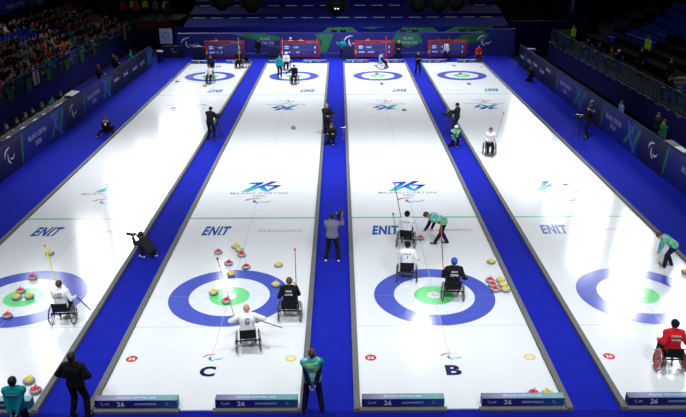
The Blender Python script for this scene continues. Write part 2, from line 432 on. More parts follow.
# ------------------------------------------------------------------ stones
def stone(color):
    t = bpy.data.objects.new('curling_stone', None); COL.objects.link(t); t.empty_display_size = .05
    MB().lathe([(.060, 0), (.105, .012), (.135, .035), (.145, .058), (.145, .082), (.135, .102), (.110, .118), (.09, .122)]).obj('stone_body', GRANITE, t, True)
    MB().lathe([(.1462, .058), (.1462, .082)]).obj('striking_band', STRIKE, t, True)
    cap = MB().lathe([(.100, .118), (.104, .126), (.095, .136), (.06, .143), (.012, .146)]).obj('handle_cap', color, t, True)
    h = MB().cyl((0, -.055, .14), (0, -.055, .175), .012, .012, 8)
    h.capsule((0, -.055, .178), (0, .075, .186), .014, .012, 8)
    h.obj('grip', color, t, True)
    return t
PROTO = {'r': stone(ST_RED), 'y': stone(ST_YEL)}
first = {'r': True, 'y': True}
STONES = [
 ('y', -6.56, 3.07, 'yellow-handled stone alone beyond the house, beside the head of the yellow pole'),
 ('r', -6.42, 1.20, 'red-handled stone on the far side of the blue ring of the audience-side sheet'),
 ('r', -6.44, 0.28, 'red-handled stone behind two yellow ones on the green ring of the audience-side sheet'),
 ('y', -6.40, -0.13, 'yellow-handled stone on the green ring, farther from the white-clad athlete'),
 ('y', -6.03, -0.08, 'yellow-handled stone on the green ring, nearer to the white-clad athlete'),
 ('r', -6.20, -1.26, 'red-handled stone on the near side of the blue ring of the audience-side sheet'),
 ('y', -4.32, -4.52, 'yellow-handled stone at the back of three by the teal-jacketed person'),
 ('r', -4.00, -4.93, 'red-handled stone beside the teal-jacketed person, near the sheet corner'),
 ('y', -4.40, -4.97, 'yellow-handled stone half hidden behind the teal-jacketed person'),
 ('y', -6.00, 31.17, 'yellow-handled stone before the far house, at the feet of a white-topped wheelchair athlete'),
 ('y', -8.20, 32.69, 'small stone at the audience-side edge beside the far house'),
 ('y', -0.28, 3.56, 'yellow-handled stone farthest from the house in the cluster on the sheet lettered C'),
 ('y', -0.10, 3.25, 'yellow-handled stone touching a red one behind the house of the sheet lettered C'),
 ('r', -0.81, 3.09, 'red-handled stone alone beside the cluster, below the ENIT writing'),
 ('r', 0.02, 2.86, 'red-handled stone nearest the two yellow stones of the cluster'),
 ('r', -0.33, 2.19, 'red-handled stone just beyond the red-tipped delivery pole'),
 ('r', 0.28, 1.91, 'red-handled stone just beyond the blue ring of the sheet lettered C'),
 ('y', -0.14, 1.39, 'yellow-handled stone on the far edge of the blue ring of the sheet lettered C'),
 ('y', 1.33, 2.05, 'yellow-handled stone alone outside the rings, between cluster and black-clad athlete'),
 ('y', 1.36, 0.63, 'yellow-handled stone on the blue ring in front of the black-clad athlete'),
 ('y', -0.50, 0.10, 'yellow-handled stone on the audience-side edge of the green ring, sheet lettered C'),
 ('r', -0.03, -0.44, 'red-handled stone on the green ring at the foot of a pole'),
 ('r', 0.82, 19.60, 'red-handled stone gliding alone in the middle of the sheet lettered C'),
 ('y', 8.38, 2.22, 'yellow-handled stone alone at the side board of the sheet lettered B'),
 ('r', 8.08, 0.84, 'farthest of three red-handled stones parked beside the side board'),
 ('r', 8.10, 0.52, 'middle one of three red-handled stones parked beside the side board'),
 ('r', 8.12, 0.21, 'nearest of three red-handled stones parked beside the side board'),
 ('y', 8.40, 0.84, 'farthest of three yellow-handled stones parked against the side board'),
 ('y', 8.42, 0.52, 'middle one of three yellow-handled stones parked against the side board'),
 ('y', 8.43, 0.20, 'nearest of three yellow-handled stones parked against the side board'),
 ('r', 6.24, 4.22, 'red-handled stone being set down by the bending official'),
 ('y', 7.26, 23.78, 'yellow-handled stone gliding beside the far games emblem of the sheet lettered B'),
 ('r', 6.33, 31.51, 'red-handled stone short of the far house on the sheet lettered B'),
 ('y', 5.68, 33.05, 'yellow-handled stone on the blue ring of the far house, sheet lettered B'),
 ('r', 6.17, 35.13, 'red-handled stone on the button of the far house, sheet lettered B'),
 ('r', 7.97, -5.19, 'red-handled stone behind the near advertising block of the sheet lettered B'),
 ('y', 8.30, -5.19, 'yellow-handled stone behind the near advertising block, by the sheet corner'),
 ('y', 14.00, 2.00, 'yellow-handled stone under the hands of the bending official at the sheet edge'),
 ('y', 14.48, 1.38, 'yellow-handled stone standing behind the bending official at the sheet edge'),
 ('r', 12.39, 35.19, 'red-handled stone in the middle of the far house by the empty seats'),
 ('y', 12.42, 31.49, 'stone short of the far house on the sheet by the empty seats')]
for c, x, y, lab in STONES:
    if first[c]: o = PROTO[c]; first[c] = False
    else: o = copy_tree(PROTO[c])
    o.location = (x, y, 0.006); o.rotation_euler = (0, 0, random.uniform(-.8, .8))
    tag(o, lab, 'curling stone', 'curling stones on the ice')

# ------------------------------------------------------------------ figures
def remesh(mb, name, mats, vox):
    me = mb.mesh('tmp'); o = bpy.data.objects.new('tmp', me); COL.objects.link(o)
    md = o.modifiers.new('r', 'REMESH'); md.mode = 'VOXEL'; md.voxel_size = vox
    sm = o.modifiers.new('s', 'SMOOTH'); sm.iterations = 2; sm.factor = 0.5
    dg = bpy.context.evaluated_depsgraph_get(); dg.update()
    out = bpy.data.meshes.new_from_object(o.evaluated_get(dg))
    bpy.data.objects.remove(o); bpy.data.meshes.remove(me)
    out.name = name; out.materials.clear()
    for m in mats: out.materials.append(m)
    for p in out.polygons: p.use_smooth = True; p.material_index = 0
    return out
def ik(a, t, l1, l2, pole):
    a = V(a); t = V(t); d = t - a; L = min(max(d.length, abs(l1 - l2) + .02), (l1 + l2) * .998)
    n = d.normalized(); x = (l1 * l1 - l2 * l2 + L * L) / (2 * L); h = math.sqrt(max(l1 * l1 - x * x, 0))
    p = V(pole); p = (p - n * p.dot(n)); p = p.normalized() if p.length > 1e-4 else V((0, 0, 1))
    return a + n * x + p * h, a + n * L
X, Y, Z = V((1, 0, 0)), V((0, 1, 0)), V((0, 0, 1))
def skel(pel=(0, 0, .95), up=(0, 0, 1), side=(1, 0, 0), head_up=None, look=None, hands=None, feet=None, epole=None, kpole=None, toe=None, curl=.5):
    J = {}; pel = V(pel); up = V(up).normalized(); side = V(side); side = (side - up * side.dot(up)).normalized(); fwd = up.cross(side)
    J.update(pel=pel, up=up, side=side, fwd=fwd, curl=curl)
    J['nb'] = pel + up * .478; hu = V(head_up).normalized() if head_up else up
    lk = V(look) if look else fwd; lk = (lk - hu * lk.dot(hu)).normalized()
    J['hu'] = hu; J['lk'] = lk; J['hc'] = J['nb'] + up * .03 + hu * .108 + lk * .02
    hands = hands or {}; feet = feet or {}; epole = epole or {}; kpole = kpole or {}
    for s, n in ((-1, 'L'), (1, 'R')):
        sh = pel + up * .435 + side * (.175 * s); hp = pel - up * .03 + side * (.092 * s)
        J['sh' + n] = sh; J['hp' + n] = hp
        ht = hands.get(n, sh + side * (.07 * s) - Z * .53 + fwd * .03)
        J['el' + n], J['wr' + n] = ik(sh, ht, .285, .25, epole.get(n, -Z * 1 - fwd * .5 + side * (.3 * s)))
        ft = feet.get(n, V((hp.x + side.x * .03 * s, hp.y, .09)))
        J['kn' + n], J['an' + n] = ik(hp, ft, .43, .42, kpole.get(n, fwd))
        tf = V(toe[n] if isinstance(toe, dict) else toe) if toe else V((fwd.x, fwd.y, 0)).normalized() if V((fwd.x, fwd.y, 0)).length > .3 else Y
        J['to' + n] = J['an' + n] + tf * .15 - Z * .045
    return J
def torso(mb, J, g):
    p, u, s, f = J['pel'], J['up'], J['side'], J['fwd']
    mb.capsule(p - s * .07, p + s * .07, .105 + g, .105 + g)
    for k in (-1, 1):
        mb.capsule(p + s * .06 * k + u * .02, p + u * .20 + s * .055 * k, .10 + g, .095 + g)
        mb.capsule(p + u * .20 + s * .055 * k, p + u * .35 + s * .085 * k, .095 + g, .105 + g)
    mb.capsule(J['shL'] + u * -.02, J['shR'] - u * .02, .062 + g, .062 + g)
    mb.capsule(p + u * .35 - s * .08, p + u * .35 + s * .08, .11 + g, .11 + g)
    mb.capsule(p + u * .44 - s * .09, p + u * .44 + s * .09, .06 + g, .06 + g)
def arms(mb, J, g, full=True, short=False):
    for n in 'LR':
        mb.capsule(J['sh' + n], J['el' + n], .053 + g, .041 + g)
        if not short:
            w = J['el' + n].lerp(J['wr' + n], .95); mb.capsule(J['el' + n], w, .041 + g, .030 + g * .8)
def legs(mb, J, g, low=1.02):
    for n in 'LR':
        mb.capsule(J['hp' + n], J['kn' + n], .086 + g, .058 + g)
        a = J['kn' + n].lerp(J['an' + n], .4); mb.capsule(J['kn' + n], a, .058 + g, .055 + g)
        mb.capsule(a, J['kn' + n].lerp(J['an' + n], low), .055 + g, .042 + g)
def head(mb, J):
    c, u, f = J['hc'], J['hu'], J['lk']; s = f.cross(u)
    R = Matrix((s, f, u)).transposed()
    mb.ell(c + u * .03 - f * .008, (.080, .100, .098), R, 16, 10)
    mb.ell(c - u * .045 + f * .018, (.062, .072, .070), R, 14, 8)
    mb.capsule(c + f * .095 + u * .008, c + f * .113 - u * .026, .010, .015, 8)
    for k in (-1, 1): mb.ell(c + s * (.084 * k) - u * .008 - f * .006, (.011, .020, .031), R, 8, 5)
    mb.capsule(J['nb'] - J['up'] * .06, c - u * .07 - f * .01, .056, .052)
def hand(mb, J, n, fine):
    w = J['wr' + n]; d = (w - J['el' + n]).normalized(); k = -1 if n == 'L' else 1
    side = J['side'] * -k; lat = side.cross(d)
    if lat.length < .2: lat = J['fwd'].cross(d)
    lat = lat.normalized(); nrm = d.cross(lat).normalized()
    if nrm.dot(side) < 0: nrm = -nrm
    mb.capsule(w - d * .03, w + d * .02, .026, .026, 8)
    if not fine:
        mb.capsule(w, w + d * .09, .034, .032, 8); mb.capsule(w + d * .09, w + d * .13 + nrm * .04, .03, .022, 8); return
    if n == 'R': lat = lat
    cu = J['curl']
    for i, (o, ln) in enumerate(((-.033, .82), (-.011, .95), (.011, 1.0), (.033, .93))):
        kn = w + d * .088 + lat * o; mb.capsule(w + d * .01 + lat * o * .6, kn, .0155, .0135, 8)
        a = cu * .9; p1 = kn + (d * math.cos(a) + nrm * math.sin(a)) * .040 * ln + lat * o * .12
        a2 = cu * 2.1; p2 = p1 + (d * math.cos(a2) + nrm * math.sin(a2)) * .036 * ln
        mb.capsule(kn, p1, .0118, .0105, 8); mb.capsule(p1, p2, .0105, .0085, 8)
    t0 = w + d * .022 + lat * .026; t1 = t0 + (d * .6 + lat * .7 + nrm * .25).normalized() * .042
    mb.capsule(t0, t1, .016, .0125, 8); mb.capsule(t1, t1 + (d * .85 + nrm * .45).normalized() * .034, .012, .010, 8)
def person(label, loc, rz, J, top='black', legsc='black', hair='black', shoes=BLACK, skin=SKIN, hat=None, vest=None, vox=.0125, bald=False,
           scale=1.0, group=None, back=None, backm=None, cat='person', apron=None):
    t = thing('person', label, cat, loc, rz, group); t.scale = (scale,) * 3
    fine = vox < .016
    b = MB(); torso(b, J, 0.0); arms(b, J, -.006); legs(b, J, -.004, 1.0)
    for n in 'LR': b.capsule(J['an' + n] - Z * .02, J['to' + n], .036, .028); hand(b, J, n, fine)
    head(b, J)
    o = bpy.data.objects.new('body', remesh(b, 'body', [skin], vox)); COL.objects.link(o); o.parent = t
    j = MB(); torso(j, J, .032); arms(j, J, .022); j.capsule(J['nb'] - J['up'] * .05, J['nb'] + J['up'] * .012, .07, .066)
    o = bpy.data.objects.new('jacket', remesh(j, 'jacket', [C[top] if isinstance(top, str) else top], vox)); COL.objects.link(o); o.parent = t
    l = MB(); legs(l, J, .018); p, s = J['pel'], J['side']; l.capsule(p - s * .06 - J['up'] * .03, p + s * .06 - J['up'] * .03, .118, .118)
    o = bpy.data.objects.new('trousers', remesh(l, 'trousers', [C[legsc]], vox)); COL.objects.link(o); o.parent = t
    if vest is not None:
        v = MB(); torso(v, J, .042)
        o = bpy.data.objects.new('vest', remesh(v, 'vest', [vest], vox)); COL.objects.link(o); o.parent = t
    for n in 'LR':
        d = (J['to' + n] - J['an' + n]); d.z = 0; d = d.normalized()
        a = J['an' + n]; sh = MB(); sh.capsule(a - Z * .045 - d * .04, a - Z * .052 + d * .15, .042, .034); sh.capsule(a + Z * .01, a - Z * .035 - d * .01, .050, .048)
        sh.obj('shoe', shoes if not isinstance(shoes, str) else C[shoes], t, True)
    c, u, f = J['hc'], J['hu'], J['lk']; s = f.cross(u); R = Matrix((s, f, u)).transposed()
    hm = {'black': BLACKH, 'brown': BROWNH, 'grey': GREYH}[hair]
    tilt = R @ Matrix.Rotation(.55, 3, 'X')
    if not bald:
        MB().ell(c + u * .034 - f * .014, (.091, .109, .104), tilt, 18, 8, zmin=-.35).obj('hair', hm, t, True)
    if hat:
        h = MB(); h.ell(c + u * .038 - f * .008, (.097, .116, .110), R @ Matrix.Rotation(.12, 3, 'X'), 18, 8, zmin=-.02)
        h.obj('hat', C[hat], t, True)
    if fine or not fine:
        for k in (-1, 1): MB().ell(c + f * .091 + s * (.03 * k) + u * .018, (.011, .006, .008), R, 8, 5).obj('eye', EYE, t, True)
    if back:
        for i, (txt, w, h) in enumerate(back):
            o3 = J['pel'] + J['up'] * (.39 - .10 * i) - J['fwd'] * .160
            # writing on the back reads from behind
            text('back_writing', txt, w, h, frame(o3, J['side'], J['up']), backm or WHITE, t, bold=.03)
    return t
def W(J, *k): return J

# poses ---------------------------------------------------------------
def p_stand(lean=0, hands=None, epole=None, look=None, hup=None, spread=.0, curl=.4, feet=None, pelz=.93):
    up = V((0, math.sin(lean), math.cos(lean)))
    f = feet or {'L': V((-.12 - spread, .0, .09)), 'R': V((.12 + spread, .02, .09))}
    return skel((0, -.0, pelz), up, X, head_up=hup, look=look, hands=hands, epole=epole, feet=f, curl=curl)
def p_sit(lean=.08, z=.58, hands=None, look=None, hup=None, feet=None, curl=.9, epole=None, twist=0):
    up = V((0, math.sin(lean), math.cos(lean)))
    f = feet or {'L': V((-.10, .56, .16)), 'R': V((.10, .56, .16))}
    h = hands or {'L': V((-.14, .30, z + .12)), 'R': V((.14, .30, z + .12))}
    return skel((0, 0, z), up, X, head_up=hup or (0, .05, 1), look=look or (0, 1, -.1), hands=h, feet=f, kpole={'L': V((-.1, .6, 1)), 'R': V((.1, .6, 1))}, curl=curl, epole=epole or {'L': V((-.45, -.5, -1)), 'R': V((.45, -.5, -1))}, toe=(0, 1, 0))

# ------------------------------------------------------------------ wheelchair
def wheelchair(label, loc, rz, frame_m=BLACK, cover=None, seat_m=None, rim=SILVER, group='wheelchairs on the ice', far=False, camber=.06):
    t = thing('wheelchair', label, 'wheelchair', loc, rz, group)
    sm = seat_m or C['black']
    for s in (-1, 1):
        ax = V((s * math.cos(camber), 0, s * -math.sin(camber) * -1 * 1)).normalized() if False else V((math.cos(camber), 0, s * math.sin(camber)))
        c = V((s * .295, 0, .302)); w = MB().torus(c, ax, .288, .013, 36, 8).obj('drive_wheel', RUBBER, t, True)
        MB().torus(c + V((s * .035, 0, 0)), ax, .250, .008, 32, 6).obj('hand_rim', rim, w, True)
        r = MB().torus(c, ax, .272, .007, 36, 6)
        u, q, d = basis(ax)
        for i in range(16):
            a = 2 * PI * i / 16; r.cyl(c, c + (u * math.cos(a) + q * math.sin(a)) * .27, .0026, .0026, 5)
        r.obj('spoke_wheel', rim, w)
        MB().cyl(c - ax * .03, c + ax * .03, .028, .028, 12).obj('hub', frame_m, w, True)
        if cover is not None:
            MB().cyl(c + ax * s * .010, c + ax * s * .014, .262, .262, 32).obj('spoke_cover', cover, w)
            MB().torus(c + ax * s * .016, ax, .055, .014, 20, 5).obj('cover_mark', SILVER, w)
        MB().torus((s * .21, .40, .065), (1, 0, 0), .05, .014, 18, 6).cyl((s * .21 - .016, .40, .065), (s * .21 + .016, .40, .065), .045, .045, 14).obj('caster', RUBBER, t, True)
        MB().tube([(s * .21, .40, .08), (s * .21, .38, .20)], .012).obj('caster_fork', frame_m, t, True)
        MB().tube([(s * .2, -.16, .44), (s * .2, -.20, .74), (s * .2, -.27, .76)], .012).obj('push_handle', frame_m, t, True)
    f = MB()
    for s in (-1, 1):
        f.tube([(s * .2, -.17, .44), (s * .2, .36, .46), (s * .19, .50, .16)], .014)
        f.tube([(s * .2, -.12, .44), (s * .2, .0, .30), (s * .21, .38, .22), (s * .2, .36, .45)], .012)
    f.tube([(-.27, 0, .30), (.27, 0, .30)], .016); f.tube([(-.2, -.14, .40), (.2, -.14, .40)], .012)
    f.obj('frame', frame_m, t, True)
    MB().box((0, .08, .462), (.42, .44, .05)).obj('seat', sm, t)
    MB().box((0, -.185, .60), (.40, .03, .24), Matrix.Rotation(.10, 3, 'X')).obj('backrest', sm, t)
    MB().tube([(-.19, .50, .16), (-.17, .54, .11), (.17, .54, .11), (.19, .50, .16)], .012).box((0, .57, .105), (.34, .13, .012)).obj('footrest', frame_m, t)
    return t
def pole(name, label, a, b, segs, cat='stick', head=None, r=.013, hm=None):
    """straight stick from a to b; segs: list of (start fraction, material)"""
    a = V(a); b = V(b); t = thing(name, label, cat, a)
    d = b - a
    for i, (f0, m) in enumerate(segs):
        f1 = segs[i + 1][0] if i + 1 < len(segs) else 1
        MB().cyl(d * f0, d * f1, r, r, 8).obj('shaft' if i == 0 else 'coloured_sleeve', m, t, True)
    if head == 'top': MB().capsule(d * .985, d * 1.01, .030, .022, 8).obj('handle_grip', hm or segs[-1][1], t, True)
    if head == 'both' or head == 'bottom': MB().cyl(d * 0.0, d * .04, .026, .022, 8).obj('delivery_head', hm or BLACK, t, True)
    return t
STICKRED = mat('stick_red', (230, 60, 50), rough=.4); STICKYEL = mat('stick_yellow', (206, 210, 60), rough=.4); STICKBLK = mat('stick_black', (28, 28, 32), rough=.4)
STICKGRY = mat('stick_grey', (120, 122, 130), rough=.4)

def grip(loc, deg, local, k=1.0, fwd=.055, low=0.0):
    a = R_(deg); x, y, z = local[0] * k, (local[1] + fwd) * k, local[2] * k
    return (loc[0] + x * math.cos(a) - y * math.sin(a), loc[1] + x * math.sin(a) + y * math.cos(a), z - .01 - low)
# athletes in wheelchairs ---------------------------------------------
def athlete(chair_label, label, loc, rz, J, chair={}, **kw):
    wheelchair(chair_label, (loc[0], loc[1], .006), rz, **chair)
    return person(label, (loc[0], loc[1], .006), rz, J, **kw)
R_ = math.radians
hold = lambda **k: p_sit(**k)
# P1, audience-side sheet, facing up the ice
athlete('black wheelchair under the white-jacketed athlete on the audience-side sheet', 'wheelchair athlete in white jacket with brown hair, on the audience-side sheet',
        (-4.47, -1.60), R_(4), p_sit(lean=.1, hands={'L': V((-.16, .42, .80)), 'R': V((.36, .22, .72))}), top='white', legsc='black', hair='brown',
        back=[('LEE', .18, .06), ('KOREA', .24, .07)], backm=C['darkgrey'])
pole('delivery_stick', 'pale yellow delivery stick with red grip leaning up from the white-jacketed athlete', grip((-4.47, -1.60), 4, (-.16, .42, .80)), (-5.32, -.10, 1.75), [(0, STICKYEL), (.9, STICKYEL)], head='top', hm=STICKRED, r=.019)
pole('broom_stick', 'short blue stick held low beside the white-jacketed athlete', grip((-4.47, -1.60), 4, (.36, .22, .72)), (-3.90, -1.02, .12), [(0, C['blue'])], cat='stick', r=.018)
# P2 white bald
athlete('black wheelchair under the bald athlete nearest the letter C', 'bald wheelchair athlete in white shirt with back print, between house and letter C',
        (.93, -3.08), R_(8), p_sit(lean=.16, hands={'L': V((-.30, .20, .78)), 'R': V((.30, .16, .78))}, epole={'L': V((-1, -.4, -.1)), 'R': V((1, -.4, -.1))}), top='white', legsc='black', bald=True,
        back=[('CHN', .12, .07), ('26', .12, .09)], backm=C['maroon'])
pole('delivery_stick', 'thin delivery stick with dark red tip standing before the bald athlete in white', grip((.93, -3.08), 8, (-.30, .20, .78)), (-.10, -1.05, 1.75), [(0, STICKGRY), (.62, C['lightblue']), (.82, STICKRED)], head='top', hm=STICKBLK, r=.011)
pole('broom_stick', 'black stick held out sideways by the bald athlete in white', grip((.93, -3.08), 8, (.30, .16, .78)), (1.84, -2.98, .62), [(0, STICKBLK)], r=.013)
# P3 black
athlete('dark wheelchair under the black-clad athlete on the sheet lettered C', 'wheelchair athlete in black jacket with white back print on the sheet lettered C',
        (1.93, -1.50), R_(-3), p_sit(lean=.1, hands={'L': V((-.28, .22, .72)), 'R': V((.16, .30, .95))}), top='black', legsc='black', hair='brown',
        back=[('SWE', .16, .06), ('LUND', .22, .05)], backm=WHITE)
pole('delivery_stick', 'upright red-tipped delivery stick held by the black-clad athlete on the sheet lettered C', grip((1.93, -1.50), -3, (.16, .30, .95), low=.75), (2.10, -1.10, 2.05), [(0, STICKRED), (.35, STICKGRY), (.72, STICKRED)], head='top', hm=STICKRED)
# P4
athlete('black wheelchair farther from the house, beside the bending official', 'wheelchair athlete in white with black cap, beside the bending official',
        (5.66, 3.56), R_(-12), p_sit(lean=.12, hands={'L': V((-.2, .34, .72)), 'R': V((.30, .30, .66))}), top='white', legsc='black', hat='black',
        back=[('ITALIA', .24, .05)], backm=C['navy'])
pole('delivery_stick', 'black delivery stick with red end rising beyond the athlete beside the bending official', grip((5.66, 3.56), -12, (-.2, .34, .72)), (5.35, 5.30, 1.75), [(0, STICKBLK), (.93, STICKRED)], head='top', hm=STICKRED)
# P5
athlete('black wheelchair standing on the far edge of the house, sheet lettered B', 'wheelchair athlete in white with black cap, behind another white-clad athlete',
        (5.46, .95), R_(-4), p_sit(lean=.12, hands={'L': V((-.2, .34, .72)), 'R': V((.36, .24, .66))}), top='white', legsc='black', hat='black',
        back=[('ITALIA', .26, .05), ('I', .03, .05)], backm=C['navy'])
pole('delivery_stick', 'grey delivery stick with dark grip between the two white-clad athletes', grip((5.46, .95), -4, (-.2, .34, .72)), (5.13, 2.85, 1.55), [(0, STICKGRY)], head='top', hm=STICKBLK)
# P6
athlete('large dark wheelchair on the green ring of the sheet lettered B', 'wheelchair athlete in black jacket and blue cap on the green ring',
        (6.72, -.37), R_(-2), p_sit(lean=.06, hands={'L': V((-.26, .32, .80)), 'R': V((.38, .10, .66))}), top='black', legsc='black', hat='blue', scale=1.04,
        back=[('SUN', .16, .05), ('CHINA', .24, .07)], backm=WHITE)
pole('delivery_stick', 'upright red and black delivery stick in front of the blue-capped athlete', grip((6.72, -.37), -2, (-.26, .32, .80), 1.04), (6.46, 1.0, 1.98), [(0, STICKRED), (.22, STICKBLK), (.68, STICKRED)], head='top', hm=STICKRED)
# P8 red
athlete('wheelchair with red wheel discs at the near end of the sheet by the empty seats', 'wheelchair athlete in red jacket and black cap, near end by the empty seats',
        (11.66, -4.10), R_(-4), p_sit(lean=.14, hands={'L': V((-.30, .14, .74)), 'R': V((.34, .26, .70))}), chair=dict(cover=mat('cover_red', (190, 36, 34), rough=.4), camber=.16), top='red', legsc='black', hat='black', scale=1.04,
        back=[('CHINA', .24, .05), ('WANG', .22, .05)], backm=WHITE)
pole('delivery_stick', 'red delivery stick pointing away from the red-jacketed athlete', grip((11.66, -4.10), -4, (.34, .26, .70), 1.04), (12.98, -3.6, .4), [(0, STICKRED)], r=.014)
# P19 facing camera
athlete('pale-wheeled wheelchair alone in mid-ice on the sheet by the empty seats', 'wheelchair athlete in white shirt facing the near end, alone in mid-ice',
        (10.68, 14.75), R_(172), p_sit(lean=.02, hands={'L': V((-.24, .20, .76)), 'R': V((.10, .26, .70))}), top='white', legsc='black', hair='brown', vox=.015)
pole('delivery_stick', 'long thin delivery stick leaning beside the athlete alone in mid-ice', grip((10.68, 14.75), 172, (-.24, .20, .76)), (11.52, 16.0, 1.75), [(0, STICKGRY)], head='top', hm=STICKBLK, r=.011)
# far athletes
athlete('wheelchair facing the near end before the far house of the audience-side sheet', 'wheelchair athlete in white top delivering from the far house, audience-side sheet',
        (-5.80, 32.4), R_(176), p_sit(lean=.2, z=.56, hands={'L': V((-.05, .5, .6)), 'R': V((.2, .42, .6))}), top='white', legsc='black', hair='brown', vox=.02, skin=SKIN)
athlete('dark wheelchair in the far corner of the audience-side sheet', 'wheelchair athlete in black with a pole, far corner of the audience-side sheet',
        (-4.50, 38.3), R_(180), p_sit(), top='black', legsc='black', hair='black', vox=.02)
pole('delivery_stick', 'yellowish upright delivery stick before the scoreboard nearest the audience', (-4.42, 38.0, .6), (-4.42, 38.1, 2.35), [(0, STICKYEL)], r=.02)
wheelchair('spare wheelchair beside the black-clad athlete in the far corner', (-3.98, 38.5, .006), R_(160))
athlete('wheelchair behind the far house of the sheet lettered C', 'wheelchair athlete in white hat and jacket behind the far house, sheet lettered C',
        (-.72, 37.4), R_(180), p_sit(), top='white', legsc='black', hat='white', vox=.02)
pole('delivery_stick', 'thin upright pole with red tip beside the athlete in white hat', (-.95, 37.1, .5), (-.95, 37.2, 2.5), [(0, C['pale']), (.9, STICKRED)], r=.014)
athlete('wheelchair at the near side of the far house, sheet lettered C', 'wheelchair athlete in black reaching sideways at the far house, sheet lettered C',
        (.19, 32.1), R_(178), p_sit(hands={'R': V((.62, .16, .66)), 'L': V((-.15, .36, .70))}), top='black', legsc='black', hair='black', vox=.02)
athlete('white-wheeled wheelchair seen from its side at the far end of the sheet lettered B', 'wheelchair athlete in blue and white vest seen from the side, far end',
        (6.52, 37.5), R_(-80), p_sit(lean=.2), chair=dict(rim=mat('rim_white', (220, 220, 224), rough=.4)), top='navy', legsc='black', hair='black', vest=mat('vest_lightblue', (130, 170, 225), rough=.8), vox=.02)
pole('delivery_stick', 'red upright pole beside the athlete seen from the side', (7.0, 37.9, .4), (7.05, 39.0, 2.3), [(0, STICKRED)], r=.02)
athlete('wheelchair in the far corner of the sheet by the empty seats', 'wheelchair athlete in red jacket at the far end',
        (14.66, 40.6), R_(176), p_sit(), top='red', legsc='black', hair='brown', vox=.02)

# officials and others -------------------------------------------------
back_hands = {'L': V((-.07, -.20, .80)), 'R': V((.05, -.23, .79))}
bpole = {'L': V((-1, -.3, 0)), 'R': V((1, -.3, 0))}
WSH = mat('shoe_white', (210, 210, 214), rough=.6)
person('official in green patterned vest standing with hands clasped behind, in the aisle', (2.72, -5.70, -.03), R_(3), p_stand(hands=back_hands, epole=bpole, spread=.09), top='navy', legsc='navy', hair='brown', vest=VEST, shoes='black', scale=1.0)
person('person in black with hands on hips, standing beside the audience-side sheet corner', (-2.60, -5.92, -.03), R_(-6), p_stand(hands={'L': V((-.14, .04, 1.04)), 'R': V((.14, .05, 1.02))}, epole={'L': V((-1, -.3, 0)), 'R': V((1, -.3, 0))}, spread=.05), top='black', legsc='black', hair='black', scale=1.05)
person('person in teal jacket with hands clasped behind, beside two yellow stones', (-3.62, -6.68, -.03), R_(4), p_stand(hands=back_hands, epole=bpole, spread=.02), top='teal', legsc='navy', hair='black', scale=.98,
       back=[('CURLING', .24, .03)], backm=WHITE)
# bending officials: pelvis high, torso pitched forward
def p_bend(h1, h2, a=1.25, feet=None, look=(0, 1, -.6)):
    return skel((0, -.12, .88), (0, math.sin(a), math.cos(a)), X, head_up=(0, .9, .35), look=look, hands={'L': V(h1), 'R': V(h2)}, feet=feet or {'L': V((-.18, .02, .09)), 'R': V((.18, -.05, .09))}, curl=1.0, epole={'L': V((-.3, -.3, .3)), 'R': V((.3, -.3, .3))}, toe=(0, 1, 0))
person('official in green vest and navy trousers bending over to set down a red stone', (6.85, 3.84, .006), R_(80), p_bend((-.02, .60, .30), (.08, .28, .55), feet={'L': V((-.05, .14, .09)), 'R': V((.10, -.26, .09))}), top='navy', legsc='navy', hair='brown', vest=VEST)
person('official in green vest bending down at the side board by the empty seats', (14.08, 1.85, .006), R_(72), p_bend((-.02, .40, .32), (.12, .38, .34), a=1.0, feet={'L': V((-.16, .12, .09)), 'R': V((.10, -.14, .09))}), top=VEST, legsc='navy', hair='brown', shoes=WSH, scale=.92)
# photographers / camera crew
def camera_shoulder(label, loc, rz):
    t = thing('video_camera', label, 'camera', loc, rz)
    MB().box((0, 0, 0), (.13, .36, .17)).obj('camera_body', BLACK, t)
    MB().cyl((0, .18, .0), (0, .38, .0), .05, .062, 14).obj('lens', RUBBER, t, True)
    MB().tube([(0, -.1, .09), (0, -.08, .14), (0, .12, .14), (0, .14, .09)], .014).obj('carry_handle', BLACK, t, True)
    MB().box((-.10, .08, .04), (.10, .05, .06)).obj('viewfinder', SILVER, t)
    return t
def tripod_camera(label, loc, rz, h=1.25, spread=.35):
    t = thing('tripod_camera', label, 'camera', loc, rz)
    MB().box((0, 0, h + .12), (.14, .36, .18)).obj('camera_body', BLACK, t)
    MB().cyl((0, .18, h + .12), (0, .40, h + .12), .05, .065, 14).obj('lens', RUBBER, t, True)
    MB().box((-.10, -.02, h + .2), (.08, .06, .07)).obj('viewfinder', BLACK, t)
    MB().cyl((0, 0, h - .06), (0, 0, h + .03), .05, .05, 10).obj('tripod_head', BLACK, t, True)
    MB().tube([(0, -.05, h), (.1, -.4, h - .12)], .01).obj('pan_handle', BLACK, t, True)
    for i in range(3):
        a = PI / 2 + 2 * PI * i / 3
        MB().cyl((0, 0, h - .03), (spread * math.cos(a), spread * math.sin(a), .0), .022, .014, 8).obj('leg', STICKBLK, t, True)
    return t
person('camera operator in grey top and black trousers, camera on shoulder, in the middle aisle', (3.10, 2.52, -.03), R_(-8), p_stand(hands={'L': V((-.10, .26, 1.36)), 'R': V((.26, .22, 1.50))}, epole={'L': V((-.35, .1, -1)), 'R': V((.25, .1, -1))}, spread=.09), top='grey', legsc='black', hair='black', shoes=WSH, scale=1.03)
camera_shoulder('shoulder video camera held beside the head of the grey-topped operator', (3.36, 2.64, 1.60), R_(-8))
